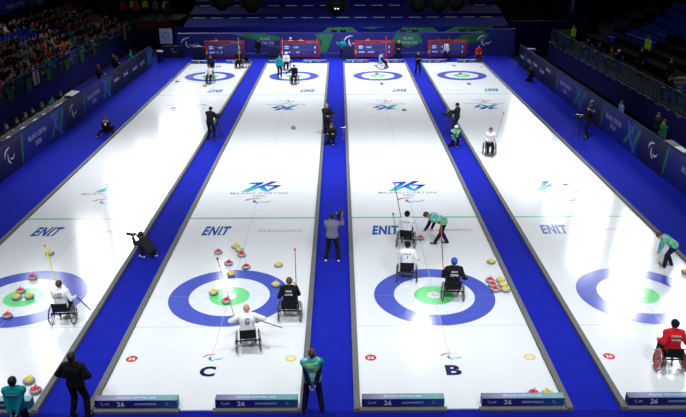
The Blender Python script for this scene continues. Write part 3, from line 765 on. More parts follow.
# crouching photographer
cr = skel((0, -.1, .30), (0, .72, .69), X, head_up=(0, .3, 1), look=(0, 1, -.1), hands={'L': V((-.08, .62, .62)), 'R': V((.10, .60, .64))}, feet={'L': V((-.14, .16, .09)), 'R': V((.16, -.12, .09))}, kpole={'L': V((-.2, 1, .8)), 'R': V((.2, 1, .6))}, curl=1.0, toe=(0, 1, 0))
person('photographer in dark clothes crouching at the side board and aiming a camera', (-3.12, 2.92, -.03), R_(58), cr, top='charcoal', legsc='black', hair='black', skin=SKIN2, shoes=WSH)
t = thing('photo_camera', 'black stills camera with long lens held by the crouching photographer', 'camera', (-3.70, 3.28, .66), R_(62))
MB().box((0, 0, 0), (.15, .08, .11)).obj('camera_body', BLACK, t); MB().cyl((0, .04, 0), (0, .28, -.02), .04, .055, 14).obj('lens', RUBBER, t, True)
# pair in middle aisle far
person('grey-haired operator in dark shirt standing in the middle aisle', (2.66, 18.4, -.03), R_(-160), p_stand(lean=.1, hands={'L': V((-.2, .32, 1.1)), 'R': V((.1, .36, 1.1))}), top='charcoal', legsc='black', hair='grey', vox=.016, scale=1.04)
kn = skel((0, -.05, .38), (0, .2, 1), X, look=(0, 1, -.1), hands={'L': V((-.16, .34, .62)), 'R': V((.16, .36, .62))}, feet={'L': V((-.14, .26, .09)), 'R': V((.16, -.24, .09))}, kpole={'L': V((-.2, 1, .9)), 'R': V((.2, 1, .2))}, curl=1.0, toe=(0, 1, 0))
person('person in black with bare forearms crouching beside the grey-haired operator', (2.96, 16.7, -.03), R_(170), kn, top='black', legsc='black', hair='brown', vox=.016)
tripod_camera('black camera on tripod between the two people in the middle aisle', (2.98, 18.0, -.03), R_(176), h=1.1, spread=.2)
t = thing('microphone_stand', 'small pale microphone stand on the middle aisle carpet', 'microphone stand', (3.58, 17.8, -.03))
MB().lathe([(.14, 0), (.14, .012), (.02, .02)]).obj('base', SILVER, t, True); MB().cyl((0, 0, .02), (0, 0, .55), .012).obj('stand_pole', SILVER, t, True)
MB().cyl((-.18, 0, .56), (.12, 0, .60), .022, .03).obj('microphone', SILVER, t, True)
person('camera operator in black bending over a tripod, aisle beside the audience-side sheet', (-3.38, 17.6, -.03), R_(-20), p_stand(lean=.22, hands={'L': V((-.05, .42, 1.15)), 'R': V((.25, .42, 1.15))}, spread=.05), top='black', legsc='black', hair='black', vox=.016, scale=1.05)
tripod_camera('black tripod camera beside the bending black-clad operator', (-3.02, 17.95, -.03), R_(-30), h=1.1, spread=.25)
person('tall camera operator in dark clothes standing in the aisle above a white-capped person', (9.58, 18.3, -.03), R_(60), p_stand(hands={'L': V((-.1, .42, 1.15)), 'R': V((.1, .45, 1.2))}, spread=.03), top='charcoal', legsc='charcoal', hair='black', vox=.016, scale=1.05)
tripod_camera('black tripod camera in front of the tall operator', (9.10, 18.1, -.03), R_(60), h=1.05, spread=.25)
person('person in white cap and green vest crouching in the aisle at a tripod', (9.26, 16.2, -.03), R_(160), kn, top='navy', legsc='black', hair='black', hat='white', vest=VEST, vox=.016, shoes=BLACK)
# floor photographer
fl = skel((0, 0, .16), (0, .15, 1), X, look=(0, 1, 0), hands={'L': V((-.1, .28, .66)), 'R': V((.14, .26, .66))}, feet={'L': V((-.28, .46, .08)), 'R': V((.52, .66, .08))}, kpole={'L': V((-.6, .2, .8)), 'R': V((.2, .3, 1))}, curl=1.0, toe=(0.3, 1, 0))
person('photographer in black and white sitting on the blue carpet by the side board', (-9.25, 19.0, -.03), R_(200), fl, top='black', legsc='black', hair='brown', vest=None, vox=.016)
t = thing('photo_camera', 'small camera with pale lens held up by the photographer sitting on the carpet', 'camera', (-9.18, 18.66, .62), R_(200))
MB().box((0, 0, 0), (.15, .08, .11)).obj('camera_body', BLACK, t); MB().cyl((0, .04, 0), (0, .24, -.04), .04, .05, 14).obj('lens', WSH, t, True)
person('camera operator in black standing at a tripod by the empty-seat-side barrier', (16.42, 17.7, -.03), R_(70), p_stand(lean=.06, hands={'L': V((-.1, .40, 1.1)), 'R': V((.16, .42, 1.12))}), top='black', legsc='black', hair='black', vox=.016, scale=1.02)
tripod_camera('black tripod camera by the empty-seat-side barrier', (15.92, 17.85, -.03), R_(70), h=1.0, spread=.22)
person('photographer in black crouching far down by the empty-seat-side barrier', (17.02, 32.6, -.03), R_(120), kn, top='black', legsc='black', hair='brown', skin=SKIN2, vox=.02)
person('person in black standing in the far aisle with crossed arms', (9.22, 35.3, -.03), R_(180), p_stand(hands={'L': V((.04, .22, 1.15)), 'R': V((-.04, .24, 1.18))}, spread=.05), top='black', legsc='black', hair='brown', vox=.02, scale=1.03)
person('official in navy standing behind the delivering athlete at the far audience-side house', (-6.0, 34.3, .006), R_(180), p_stand(), top='navy', legsc='navy', hair='brown', vox=.02, scale=.97)
person('person in teal jacket standing in the far house of the sheet lettered C', (-1.02, 34.3, .006), R_(200), p_stand(lean=.08), top='teal', legsc='navy', hair='brown', vox=.02, scale=.98)
person('person in black with pale hair standing beyond the far end of the sheet lettered B', (8.2, 41.0, -.03), R_(180), p_stand(hands={'L': V((.0, .2, 1.05)), 'R': V((.0, .2, 1.0))}), top='black', legsc='black', hair='grey', vox=.02, scale=1.03)
person('person in white shirt leaning on the scoreboard by the empty seats', (12.25, 41.35, -.03), R_(120), p_stand(lean=.35, spread=.2, pelz=.86), top='white', legsc='black', hair='black', vox=.02)
person('person in teal jacket pointing at the blue wall', (3.66, 42.4, -.03), R_(15), p_stand(hands={'L': V((-.42, .28, 1.30)), 'R': V((.25, 0, .88))}), top='teal', legsc='navy', hair='brown', vox=.02, scale=.98)
person('person in black standing against the far blue wall beside the games name', (-3.42, 42.9, -.03), R_(180), p_stand(), top='black', legsc='black', hair='black', vox=.02, scale=.95)

# ------------------------------------------------------------------ far end: wall, scoreboards, tiers
FG = ramp_mat('far_wall_print', None, [(0.0, (14, 20, 92)), (1.0, (16, 24, 100))], rough=.6, noise_scale=.6)
wall_print = mat('far_wall_blue', (26, 36, 132), rough=.6, noise=.06, scale=.8)
fw = thing('far_end_wall', 'long blue printed wall behind the scoreboards with a ledge on top', 'wall panel', (3.6, 43.6, 0))
MB().box((-.95, 0, .93), (25.9, .1, 1.92)).obj('printed_panel', wall_print, fw)
MB().box((13.3, 0, 1.1), (2.6, .1, 2.26)).obj('end_panel', wall_print, fw)
MB().box((-.95, .22, 1.905), (25.9, .5, .03)).obj('ledge', SKIRT, fw)
GRN = mat('wall_green', (34, 120, 80), rough=.6, noise=.3, scale=1.2)
def wallpoly(pts, m=GRN, y=43.545, name='green_print', p=fw):
    MB().poly([(x - 3.6, y - 43.6, z) for x, z in pts]).obj(name, m, p, 'flat2d')
wallpoly([(-5.6, 1.87), (-4.2, 1.5), (-3.0, 1.35), (-1.8, 1.3), (-1.6, 1.6), (-3.0, 1.87)])
wallpoly([(.6, .1), (2.2, .1), (2.9, 1.87), (1.2, 1.87), (1.9, 1.2)])
wallpoly([(7.8, 1.2), (8.1, 1.87), (10.1, 1.87), (10.4, 1.1), (9.2, .7)])
wallpoly([(12.8, 1.2), (13.8, 1.75), (15.0, 1.89), (16.1, 1.88), (15.6, 1.2), (14.0, 1.0)])
for x, z in ((-9.4, 1.15), (4.36, 1.26), (15.6, 1.25)):
    agitos('crescent_emblem', frame((x - 3.6, -.062, z), (1, 0, 0), (0, 0, 1)), (1.15, .95), (WHITE,), fw, one=True)
for x in (-2.9, 9.2):
    text('games_name', 'MILANO\nCORTINA 2026', 1.5, .6, frame((x - 3.6, -.062, 1.3), (1, 0, 0), (0, 0, 1)), DIMWHITE, fw, bold=.01)
# backdrop behind the officials' desks and the covered tiers above
bd = MB().box((3.0, 45.6, 1.2), (28, .1, 2.0)).obj('officials_backdrop', TARP); tag(bd, 'blue backdrop panel behind the officials at the long desk', 'panel')
MB().poly([(-.5 - 0, -.055, .3), (3.2, -.055, .3), (2.9, .75 - .3, .3)])
for nm, pts in (('a', [(1.9, 1.7), (5.0, 1.7), (4.5, 2.15), (2.4, 2.12)]), ('b', [(7.4, 2.18), (5.2, 2.1), (6.2, 2.0)]), ('c', [(12.4, 1.7), (16.9, 1.7), (16.6, 2.19), (13.4, 2.17)]), ('d', [(8.2, 1.7), (12, 1.7), (11.5, 2.1), (9.0, 2.1)])):
    MB().poly([(x, 45.54, z) for x, z in pts]).obj('green_print', GRN, bd, 'flat2d')
dk = thing('long_desk', 'long dark desk of the officials along the top of the far wall', 'desk', (6.5, 44.6, 0))
MB().box((0, 0, 1.70), (20, .8, .05)).obj('desk_top', BLACK, dk)
for x in (-9.5, -3.2, 3.2, 9.5): MB().box((x, 0, 1.29), (.1, .5, .78)).obj('desk_support', BLACK, dk)
pl = MB().box((6.5, 44.95, .42), (24, 1.2, .9)).obj('officials_platform', SKIRT)
tag(pl, 'raised platform under the officials behind the far wall', 'platform')
def tier(z0, y0, z1, y1, label, m):
    t = thing('covered_tier', label, 'covered seating', (3.6, y0, z0))
    MB().prism([(-13.8, 0, 0), (-13.8, y1 - y0, z1 - z0), (-13.8, y1 - y0, -z0), (-13.8, 0, -z0)], (28.4, 0, 0)).obj('tarpaulin', m, t)
    k = 0; x = -13.4
    while x < 14:
        ym = (y1 - y0) * .88; zm = (z1 - z0) * .88 + .012
        MB().box((x + .55, ym, zm + .006), (1.05, .12, .02), Matrix.Rotation(math.atan2(z1 - z0, y1 - y0), 3, 'X')).obj('white_edge_mark', DIMWHITE, t)
        x += 1.62; k += 1
    return t
tier(2.15, 45.75, 2.66, 49.0, 'navy tarpaulin tier directly above the officials', TARP)
tier(2.90, 49.02, 3.36, 52.5, 'deep navy tarpaulin tier, second above the officials', TARP2)
tier(3.70, 52.52, 4.6, 57, 'darkest tarpaulin tier at the top of the picture', TARP2)
tr = thing('tier_rail', 'thin pale rail along the front edge of the lower tarpaulin tier', 'rail', (3.6, 45.7, 2.2))
MB().tube([(-10.6, 0, .02), (12.7, 0, .02)], .018).obj('top_rail', BAR_CAP, tr, True)
for i in range(8): MB().cyl((-10.6 + i * 3.32, 0, -.06), (-10.6 + i * 3.32, 0, .02), .015).obj('post', BAR_CAP, tr)
# scoreboards
SBR = mat('board_red', (170, 24, 30), rough=.5, noise=.05); SBS = mat('board_screen', (50, 50, 130), rough=.4, noise=.04, emit=.10)
SCW = mat('screen_white', (215, 220, 245), rough=.4, noise=0, emit=.22); SCG = mat('screen_grey', (110, 110, 180), rough=.4, noise=0, emit=.15)
SCRD = mat('screen_red', (210, 40, 60), rough=.4, noise=0, emit=.2); SCYE = mat('screen_yellow', (230, 200, 60), rough=.4, noise=0, emit=.2); SCBL = mat('screen_blue', (60, 90, 210), rough=.4, noise=0, emit=.2)
def scoreboard(x, rows, label, tot):
    t = thing('scoreboard', label, 'scoreboard', (x, 42.0, 0))
    MB().box((0, 0, .86), (3.26, .14, 1.34)).obj('frame', SBR, t)
    for s in (-1, 1): MB().box((s * 1.3, .05, .09), (.12, .5, .22)).obj('foot', BLACK, t)
    MB().box((0, -.075, .80), (2.86, .02, .98)).obj('screen', SBS, t)
    F = lambda px, pz: frame((px, -.090, pz), (1, 0, 0), (0, 0, 1))
    text('title_writing', 'WHEELCHAIR CURLING', .9, .06, F(.95, 1.42), WHITE, t, bold=.01)
    text('header_writing', '1  2  3  4  5  6  7  8', 1.5, .06, F(.2, 1.22), SCG, t, bold=.01)
    MB().box((0, -.088, .80), (2.8, .004, .015)).obj('divider_line', SCG, t)
    for i, r in enumerate(rows):
        z = 1.0 - i * .4
        MB().box((-1.50, -.075, z), (.10, .012, .26)).obj('team_marker', (SCRD, SCYE)[i], t)
        MB().box((-1.12, -.088, z), (.34, .005, .24)).obj('flag', SCW if i == 0 else SCBL, t)
        MB().box((-1.12, -.092, z), (.34, .003, .07)).obj('flag_stripe', (SCBL, SCW)[i], t)
        MB().box((-.86, -.088, z), (.1, .005, .12)).obj('hammer_mark', SCRD if i == 0 else SCW, t)
        for q, chh in enumerate(r):
            if chh != ' ': text('score_digit', chh, .05 if chh == '•' else (.06 if chh == '1' else .12), .05 if chh == '•' else .17, F(-.60 + .16 * q, z), SCW, t, bold=.03)
        text('total_score', tot[i], .12, .20, F(1.22, z), SCW, t, bold=.03)
    return t
scoreboard(-6.10, ('•18•', '4 3'), 'red-framed scoreboard nearest the audience', ('5', '8'))
scoreboard(.14, ('•18•', '• 41'), 'red-framed scoreboard behind the sheet lettered C', ('8', '5'))
scoreboard(6.25, ('161', '•640•'), 'red-framed scoreboard behind the sheet lettered B', ('3', '4'))
scoreboard(12.32, ('•1', '•1'), 'red-framed scoreboard nearest the empty seats', ('4', '5'))
for x, lab in ((-8.26, 'dark blue cube beside the scoreboard nearest the audience'), (-2.04, 'dark blue cube before the wall beside the scoreboard of sheet C'), (4.06, 'dark blue cube between the pointing person and a scoreboard')):
    t = thing('equipment_case', lab, 'case', (x, 42.1, 0)); MB().box((0, 0, .53), (.92, .5, 1.02)).obj('case_body', BAR_NAVY, t); MB().box((0, 0, 1.05), (.96, .54, .03)).obj('case_lid', BAR_NAVY, t)
# people behind the scoreboards
for x, top, hat, lab in ((-8.45, 'white', None, 'person in white behind the dark blue cube nearest the audience'), (-6.9, 'white', None, 'person in white behind the scoreboard nearest the audience'),
    (-.68, 'white', 'white', 'person in white cap behind the scoreboard of sheet C'), (.2, 'white', None, 'dark-haired person in white behind the scoreboard of sheet C'), (1.55, 'black', None, 'person in black behind the corner of the scoreboard of sheet C'),
    (5.75, 'white', None, 'person in white behind the scoreboard of sheet B'), (11.62, 'darkgrey', None, 'taller person in dark vest behind the scoreboard nearest the empty seats'), (12.5, 'darkgrey', None, 'shorter person in dark vest behind the scoreboard nearest the empty seats')):
    z = .40 if x > -8 else 0.0
    person(lab, (x, 42.75, z - .03), R_(180), p_sit(feet={'L': V((-.1, .34, .09)), 'R': V((.1, .34, .09))}), top=top, legsc='black', hair='black', hat=hat, vox=.022, vest=None)
    ch = thing('stool', 'black stool under the ' + lab.replace('person', 'one'), 'stool', (x, 42.75, z - .03))
    MB().cyl((0, 0, .42), (0, 0, .46), .2, .2, 20).obj('seat', BLACK, ch)
    for i in range(4): a = PI / 4 + i * PI / 2; MB().cyl((.14 * math.cos(a), .14 * math.sin(a), .42), (.19 * math.cos(a), .19 * math.sin(a), 0), .014).obj('leg', BLACK, ch)
pl = MB().box((3.3, 42.95, .17), (22, .62, .38)).obj('low_platform', SKIRT); tag(pl, 'low blue platform behind the scoreboards', 'platform')
# officials at the long desk
for x, top, lab in ((2.92, 'black', 'person in black at the desk, first of the pair over the crescent emblem'), (3.72, 'black', 'person in black at the desk, second of the pair over the crescent emblem'),
                    (8.85, 'charcoal', 'person at the long desk with pale papers, over the games name'), (9.9, 'navy', 'person in navy at the long desk beside one with pale papers'),
                    (14.0, 'black', 'person in black at the desk above the empty-seat-side scoreboard'), (14.9, 'charcoal', 'person in grey at the desk nearest the wall end')):
    person(lab, (x, 45.15, .9), R_(180), p_sit(feet={'L': V((-.1, .34, .09)), 'R': V((.1, .34, .09))}), top=top, legsc='black', hair='black', vox=.022)
PAPER = mat('paper', (215, 218, 225), rough=.7)
for x, w, lab in ((2.6, .5, 'white papers before the pair over the crescent emblem'), (3.5, .6, 'white papers before the second of the pair'), (4.4, .4, 'white papers at the end of the pair'),
                  (8.7, .3, 'white papers beside the first desk official'), (9.9, .5, 'white papers before the official in navy'), (11.1, .45, 'white papers alone on the desk'), (11.7, .4, 'white papers on the desk above a scoreboard'),
                  (12.6, .25, 'small white paper on the desk'), (13.8, .3, 'white paper before the desk official in black'), (15.0, .5, 'white papers before the grey-clad desk official'), (15.9, .5, 'white papers at the end of the desk')):
    o = MB().box((x, 44.4, 1.735), (w, .3, .02)).obj('paper_stack', PAPER); tag(o, lab, 'papers')

# ------------------------------------------------------------------ barriers with print
def barrier(side):
    x = -11.55 if side < 0 else 17.7; y0 = -10 if side < 0 else -10; y1 = 39.3
    t = thing('advertising_barrier', 'long blue printed barrier along the %s' % ('full stand of spectators' if side < 0 else 'empty blue seats'), 'barrier', (x, 0, -.03))
    H = 1.55; s = -1 if side < 0 else 1
    xo = .0; fx = -s * .046
    # panel cuts: (y_from, y_to, material)
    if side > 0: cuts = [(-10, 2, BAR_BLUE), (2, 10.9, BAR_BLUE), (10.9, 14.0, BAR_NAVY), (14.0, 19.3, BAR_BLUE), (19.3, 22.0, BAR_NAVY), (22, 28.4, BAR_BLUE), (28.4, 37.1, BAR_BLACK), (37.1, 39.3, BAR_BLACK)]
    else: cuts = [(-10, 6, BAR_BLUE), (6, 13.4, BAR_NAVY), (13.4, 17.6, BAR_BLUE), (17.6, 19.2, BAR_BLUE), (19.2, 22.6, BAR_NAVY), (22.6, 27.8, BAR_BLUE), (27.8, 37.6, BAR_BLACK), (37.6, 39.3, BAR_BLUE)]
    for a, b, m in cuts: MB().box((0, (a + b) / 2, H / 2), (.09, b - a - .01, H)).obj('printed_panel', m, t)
    MB().box((0, (y0 + y1) / 2, H + .012), (.13, y1 - y0, .03)).obj('top_cap', BAR_CAP, t)
    # writing reads for somebody standing on the ice
    xd = (0, 1, 0) if side < 0 else (0, -1, 0)
    F = lambda y, z: frame((fx * 1.15, y, z), xd, (0, 0, 1))
    if side > 0:
        ag = (12.4, 21.0, 4.0); mc = (8.2, 17.6, 26.4); rb = (14.9, 23.4, 6.5); gs = (10.9, 19.3, 28.3, 37.1)
        sp = ((30.6, 1.15, 'OMEGA'), (32.2, .8, '26'), (34.2, .9, 'TIM'), (35.9, .85, 'ENEL'), (38.2, .8, 'VISA'))
    else:
        ag = (12.0, 20.6, 4.0); mc = (15.4, 24.4); rb = (18.2, 27.2, 38.6, 8.2); gs = (13.5, 22.6, 6.3)
        sp = ((29.3, .9, 'OMEGA'), (31.6, .85, '26'), (34.0, .8, 'ALLIANZ'), (36.2, .8, 'DELOITTE'))
    for y in ag: agitos('crescent_emblem', F(y, .86), (1.0, .8), (WHITE,), t, one=True)
    for y in mc:
        text('games_name', 'MILANO CORTINA', 2.3, .26, F(y, .98), DIMWHITE, t, bold=.02); text('games_year', '2026', .8, .24, F(y, .60), DIMWHITE, t, bold=.02)
    for y in gs:
        MB().swoosh([(-.22, -.72), (-.05, .1), (.12, .76)], (.02, .42, .05), F(y, .78)).obj('green_streak', RIB_G, t, 'flat2d')
    for y in rb:
        M = frame((fx * 1.12, y, .78), xd, (0, 0, 1)); M2 = frame((fx * 1.22, y, .78), xd, (0, 0, 1))
        MB().swoosh([(-1.0, -.5), (-.3, .1), (.2, .74)], (.22, .34, .1), M).obj('green_ribbon', RIB_G, t, 'flat2d')
        MB().swoosh([(-.7, .7), (-.3, -.3), (.5, -.6)], (.10, .30, .1), M2).obj('blue_ribbon', RIB_B, t, 'flat2d')
        MB().swoosh([(.9, .6), (.5, .1), (.15, -.7)], (.24, .36, .1), M).obj('green_ribbon', RIB_G, t, 'flat2d')
        MB().swoosh([(-.9, .55), (.3, .7), (.3, -.7)], (.05, .12, .05), M2).obj('blue_ribbon', RIB_B, t, 'flat2d')
    for y, z, s_ in sp: text('sponsor_name', s_, 1.15, .22, F(y, z), WHITE, t, bold=.02)
    return t
barrier(-1); barrier(1)

# ------------------------------------------------------------------ left stand with spectators
NROW = 7; RD = .80; RR = .26; PX = -15.3; PZ = 1.25
ls = thing('grandstand', 'stepped grandstand full of seated spectators', 'grandstand', (PX, 32, 0))
for k in range(NROW + 1):
    xa = 0 if k == 0 else -(0.45 + RD * k - RD * .5); xb = -(0.45 + RD * (k + 1) - RD * .5) if k < NROW else xa - 1.2
    zt = PZ + RR * k
    MB().box(((xa + xb) / 2, 0, zt / 2 - .03), (xa - xb, 36, zt)).obj('step', CONC, ls)
sk = MB().box((PX + .06, 32, .60), (.08, 36, 1.24)).obj('stand_skirt', SKIRT); tag(sk, 'plain dark blue skirt wall below the spectators', 'panel')
def railing(label, x0, y0, y1, z, m, n, step, bay):
    t = thing('railing', label, 'railing', (x0, (y0 + y1) / 2, z)); h = (y1 - y0) / 2
    MB().tube([(0, -h, 1.0), (0, h, 1.0)], .035).obj('top_rail', m, t, True); MB().tube([(0, -h, .06), (0, h, .06)], .02).obj('bottom_rail', m, t, True)
    y = -h; i = 0
    while y <= h + .01:
        for q in (0, bay): MB().box((0, min(y + q, h), .5), (.05, .05, 1.0)).obj('post', m, t)
        if y + step <= h + .5: MB().box((0, y + (step + bay) / 2, .52), (.012, step - bay - .1, .80)).obj('glass_panel', GLASS, t)
        y += step; i += 1
    return t
railing('blue rail with glass panels in front of the spectators', PX + .05, 14.2, 49.6, PZ, RAILB, 0, 1.9, .0)
# banners hung on the rail and a flag
FL_G = mat('flag_green', (40, 130, 70)); FL_W = mat('flag_white', (220, 220, 220)); FL_R = mat('flag_red', (190, 40, 40))
def hanging(label, y, w, h, mats, name='hanging_flag', x=PX + .16, z=2.2, cat='flag'):
    t = thing(name, label, cat, (x, y, z)); n = len(mats)
    for i, m in enumerate(mats):
        a = -w / 2 + w * i / n; ww = w / n
        mb = MB(); k = 6
        for j in range(k): mb.box((.015 * math.sin(j * 1.7 + i), a + ww * (j + .5) / k, -h / 2), (.012, ww / k * 1.02, h))
        mb.obj('stripe', m, t)
    return t
hanging('green, white and red flag hung on the rail near the far end of the stand', 45.2, .9, 1.1, [FL_G, FL_W, FL_R])
hanging('white flag with red centre hung on the rail', 25.2, .9, .8, [FL_W, FL_R, FL_W])
GREENB = mat('green_banner', (60, 120, 70))
for y, lab in ((21.3, 'green banner patch on the rail nearest the viewer'), (24.0, 'green banner patch on the rail beside the white flag'), (27.2, 'green banner patch on the rail past the white flag'), (30.6, 'green banner patch on the rail, middle of the stand'), (33.8, 'green banner patch on the rail by a black bag'), (36.6, 'green banner patch on the rail, far half of the stand')):
    hanging(lab, y, .7, .7, [GREENB], 'rail_banner', z=1.98, cat='banner')

# spectator meshes: one continuous body each, clothing as material zones
def spectator_mesh(i, J):
    mb = MB(); torso(mb, J, .02); arms(mb, J, .012); legs(mb, J, .01); head(mb, J)
    for n in 'LR': mb.capsule(J['an' + n] - Z * .02, J['to' + n], .045, .04, 8); hand(mb, J, n, False)
    c, u, f = J['hc'], J['hu'], J['lk']; s = f.cross(u); R = Matrix((s, f, u)).transposed()
    mb.ell(c + u * .036 - f * .016, (.088, .103, .098), R, 12, 8)
    me = remesh(mb, 'spectator', [SKIN, C['black'], C['navy'], BLACKH], .026)
    for p in me.polygons:
        q = p.center; h = q - c; dz = h.dot(u); dy = h.dot(f)
        if h.length < .16 and dz > -.11: p.material_index = 3 if (dz > .062 or dy < -.015) and dz > -.075 + max(0, dy) else 0
        elif min((q - J['wrL']).dot((J['wrL'] - J['elL']).normalized()), 9) > -.01 and (q - J['wrL']).length < .17: p.material_index = 0
        elif (q - J['wrR']).length < .17 and (q - J['wrR']).dot((J['wrR'] - J['elR']).normalized()) > -.01: p.material_index = 0
        elif q.z < J['pel'].z + .10 and q.y > .12 or q.z < J['pel'].z - .06: p.material_index = 2
        elif (q - J['nb']).dot(J['up']) > .03: p.material_index = 0
        else: p.material_index = 1
    return me
sf = {'L': V((-.11, .42, .09)), 'R': V((.11, .42, .09))}
SPEC = [spectator_mesh(0, p_sit(z=.50, feet=sf)), spectator_mesh(1, p_sit(z=.50, lean=.3, feet=sf, hands={'L': V((-.06, .40, .62)), 'R': V((.06, .42, .62))})),
        spectator_mesh(2, p_sit(z=.50, feet=sf, lean=-.05, hands={'L': V((-.04, .34, 1.0)), 'R': V((.05, .36, 1.0))})), spectator_mesh(3, p_sit(z=.50, feet=sf, lean=.1, look=(.7, .7, 0), hands={'L': V((.10, .22, .78)), 'R': V((-.10, .24, .74))})),
        spectator_mesh(4, p_sit(z=.50, feet=sf, lean=.0, look=(-.6, .8, 0), hands={'L': V((-.2, .3, .6)), 'R': V((.18, .34, 1.12))}))]
# seat mesh
def seat_mesh():
    mb = MB(); mb.box((0, .04, .40), (.44, .40, .05)); mb.box((0, -.17, .62), (.44, .04, .40), Matrix.Rotation(.12, 3, 'X')); mb.box((0, .0, .19), (.06, .3, .38))
    return mb.mesh('stadium_seat', SEATB)
SM = seat_mesh()
TOPS = ['black'] * 6 + ['charcoal'] * 4 + ['navy'] * 4 + ['darkgrey'] * 3 + ['white', 'pale', 'maroon', 'brown', 'beige', 'blue', 'grey', 'red', 'green', 'lightblue', 'orange', 'teal']
CN = {'black': 'black', 'charcoal': 'charcoal', 'navy': 'navy', 'darkgrey': 'dark grey', 'white': 'white', 'pale': 'pale grey', 'maroon': 'maroon', 'brown': 'brown', 'beige': 'beige', 'blue': 'blue', 'grey': 'grey', 'red': 'red', 'green': 'green', 'lightblue': 'light blue', 'orange': 'orange', 'teal': 'teal'}
HN = [(BLACKH, 'black hair'), (BROWNH, 'brown hair'), (BLACKH, 'dark hair'), (GREYH, 'grey hair'), (C['white'], 'white cap'), (C['navy'], 'navy cap'), (C['gold'], 'blond hair')]
rnd = random.Random(11)
for k in range(NROW):
    x = PX - .45 - RD * k; z = PZ + RR * k - .03
    ya = 17.0 + 1.3 * k; n = int((49.0 - ya) / .66)
    for i in range(n):
        y = ya + i * .66
        empty = (k in (4, 5) and 33.0 < y < 36.2) or (k in (3, 4) and 37.5 < y < 39.6) or (k == 1 and 37.5 < y < 39) or (k == 5 and 29.6 < y < 33) or rnd.random() < .07
        s = bpy.data.objects.new('stadium_seat', SM); COL.objects.link(s); s.location = (x - .05, y, z); s.rotation_euler.z = -PI / 2
        if empty: tag(s, 'empty blue seat in the %s row among the spectators, %s from the near end' % (ORD[k + 1], ordinal(i + 1)), 'seat', 'blue seats among the spectators')
        else: tag(s, 'blue seat under a spectator in the grandstand', 'seat', 'occupied blue seats of the grandstand')
        if empty: continue
        o = bpy.data.objects.new('spectator', rnd.choice(SPEC)); COL.objects.link(o)
        o.location = (x, y, z + .0); o.rotation_euler.z = -PI / 2 + rnd.uniform(-.35, .35); sc_ = rnd.uniform(.94, 1.06); o.scale = (sc_,) * 3
        tp = rnd.choice(TOPS); hm, hn = HN[rnd.choices(range(7), (6, 5, 3, 2, 1, 1, 1))[0]]; lg = rnd.choice(['black', 'navy', 'charcoal', 'darkgrey'])
        for si, mm in enumerate((rnd.choice((SKIN, SKIN, SKIN2)), C[tp], C[lg], hm)):
            o.material_slots[si].link = 'OBJECT'; o.material_slots[si].material = mm
        tag(o, 'spectator in %s top and %s, %s row, %s seat from near end' % (CN[tp], hn, ORD[k + 1], ordinal(i + 1)), 'person', 'spectators in the grandstand')
# back wall of the grandstand, banner above
w = struct(MB().box((-22.4, 32, 2.9), (.3, 44, 5.8)).obj('wall_grandstand', BROWN))
bn = thing('hanging_banner', 'blue printed banner high above the spectators', 'banner', (-21.6, 36.0, 5.0))
MB().box((0, 0, 0), (.06, 18, 1.35)).obj('banner_cloth', BAR_BLUE, bn)
text('games_name', 'MILANO CORTINA', 3.2, .34, frame((.035, 3.1, -.25), (0, 1, 0), (0, 0, 1)), DIMWHITE, bn, bold=.02)
MB().box((.035, 6.3, 0), (.01, .7, 1.3)).obj('green_stripe', RIB_G, bn); MB().box((.035, 8.0, 0), (.01, 1.6, 1.3)).obj('teal_stripe', RIB_T, bn)
# far side rail of the grandstand
sr = thing('stair_rail', 'sloping blue rail at the far end of the grandstand', 'railing', (PX, 50.1, PZ))
MB().tube([(.05, 0, 1.0), (-3.1, 0, 2.75), (-6.4, 0, 3.6)], .035).obj('top_rail', RAILB, sr, True)
for f in (0, .33, .66, 1): MB().box((.05 - 3.15 * f, 0, .5 + f * 1.2), (.05, .05, 1.0 + f * .9)).obj('post', RAILB, sr)
# far corner: red wall, walkway people
rw = thing('corner_wall', 'dark red wall under the walkway in the far corner behind the grandstand', 'wall panel', (-13.9, 50.6, 0))
MB().box((0, 0, 1.75), (3.2, .2, .95)).obj('red_panel', REDW, rw); MB().box((0, .02, .62), (3.2, .2, 1.25)).obj('lower_panel', TARP2, rw)
MB().tube([(-1.6, -.05, 2.35), (1.6, -.05, 2.55)], .03).obj('top_rail', RAILG, rw, True)
wk = MB().box((-15.5, 53.0, 1.1), (8.0, 4.6, 2.25)).obj('corner_walkway', CONC); tag(wk, 'raised walkway in the far corner behind the grandstand', 'platform')
for x, y, top, lab in ((-16.9, 51.8, 'red', 'person in red jacket, farther from the rail, on the corner walkway'), (-15.6, 51.6, 'red', 'person in red jacket nearer the rail on the corner walkway'), (-16.4, 53.2, 'hivis', 'steward in yellow vest behind the red jackets, corner walkway'), (-15.2, 53.3, 'hivis', 'second steward in yellow vest on the corner walkway'),
                       (-13.9, 52, 'grey', 'person in grey on the corner walkway above the red wall'), (-13.1, 52.4, 'pale', 'person in pale top on the corner walkway'), (-12.6, 51.6, 'darkgrey', 'person in dark grey at the end of the corner walkway')):
    person(lab, (x, y, 2.22), R_(200), p_stand(), top=top, legsc='black', hair='black', vox=.03)
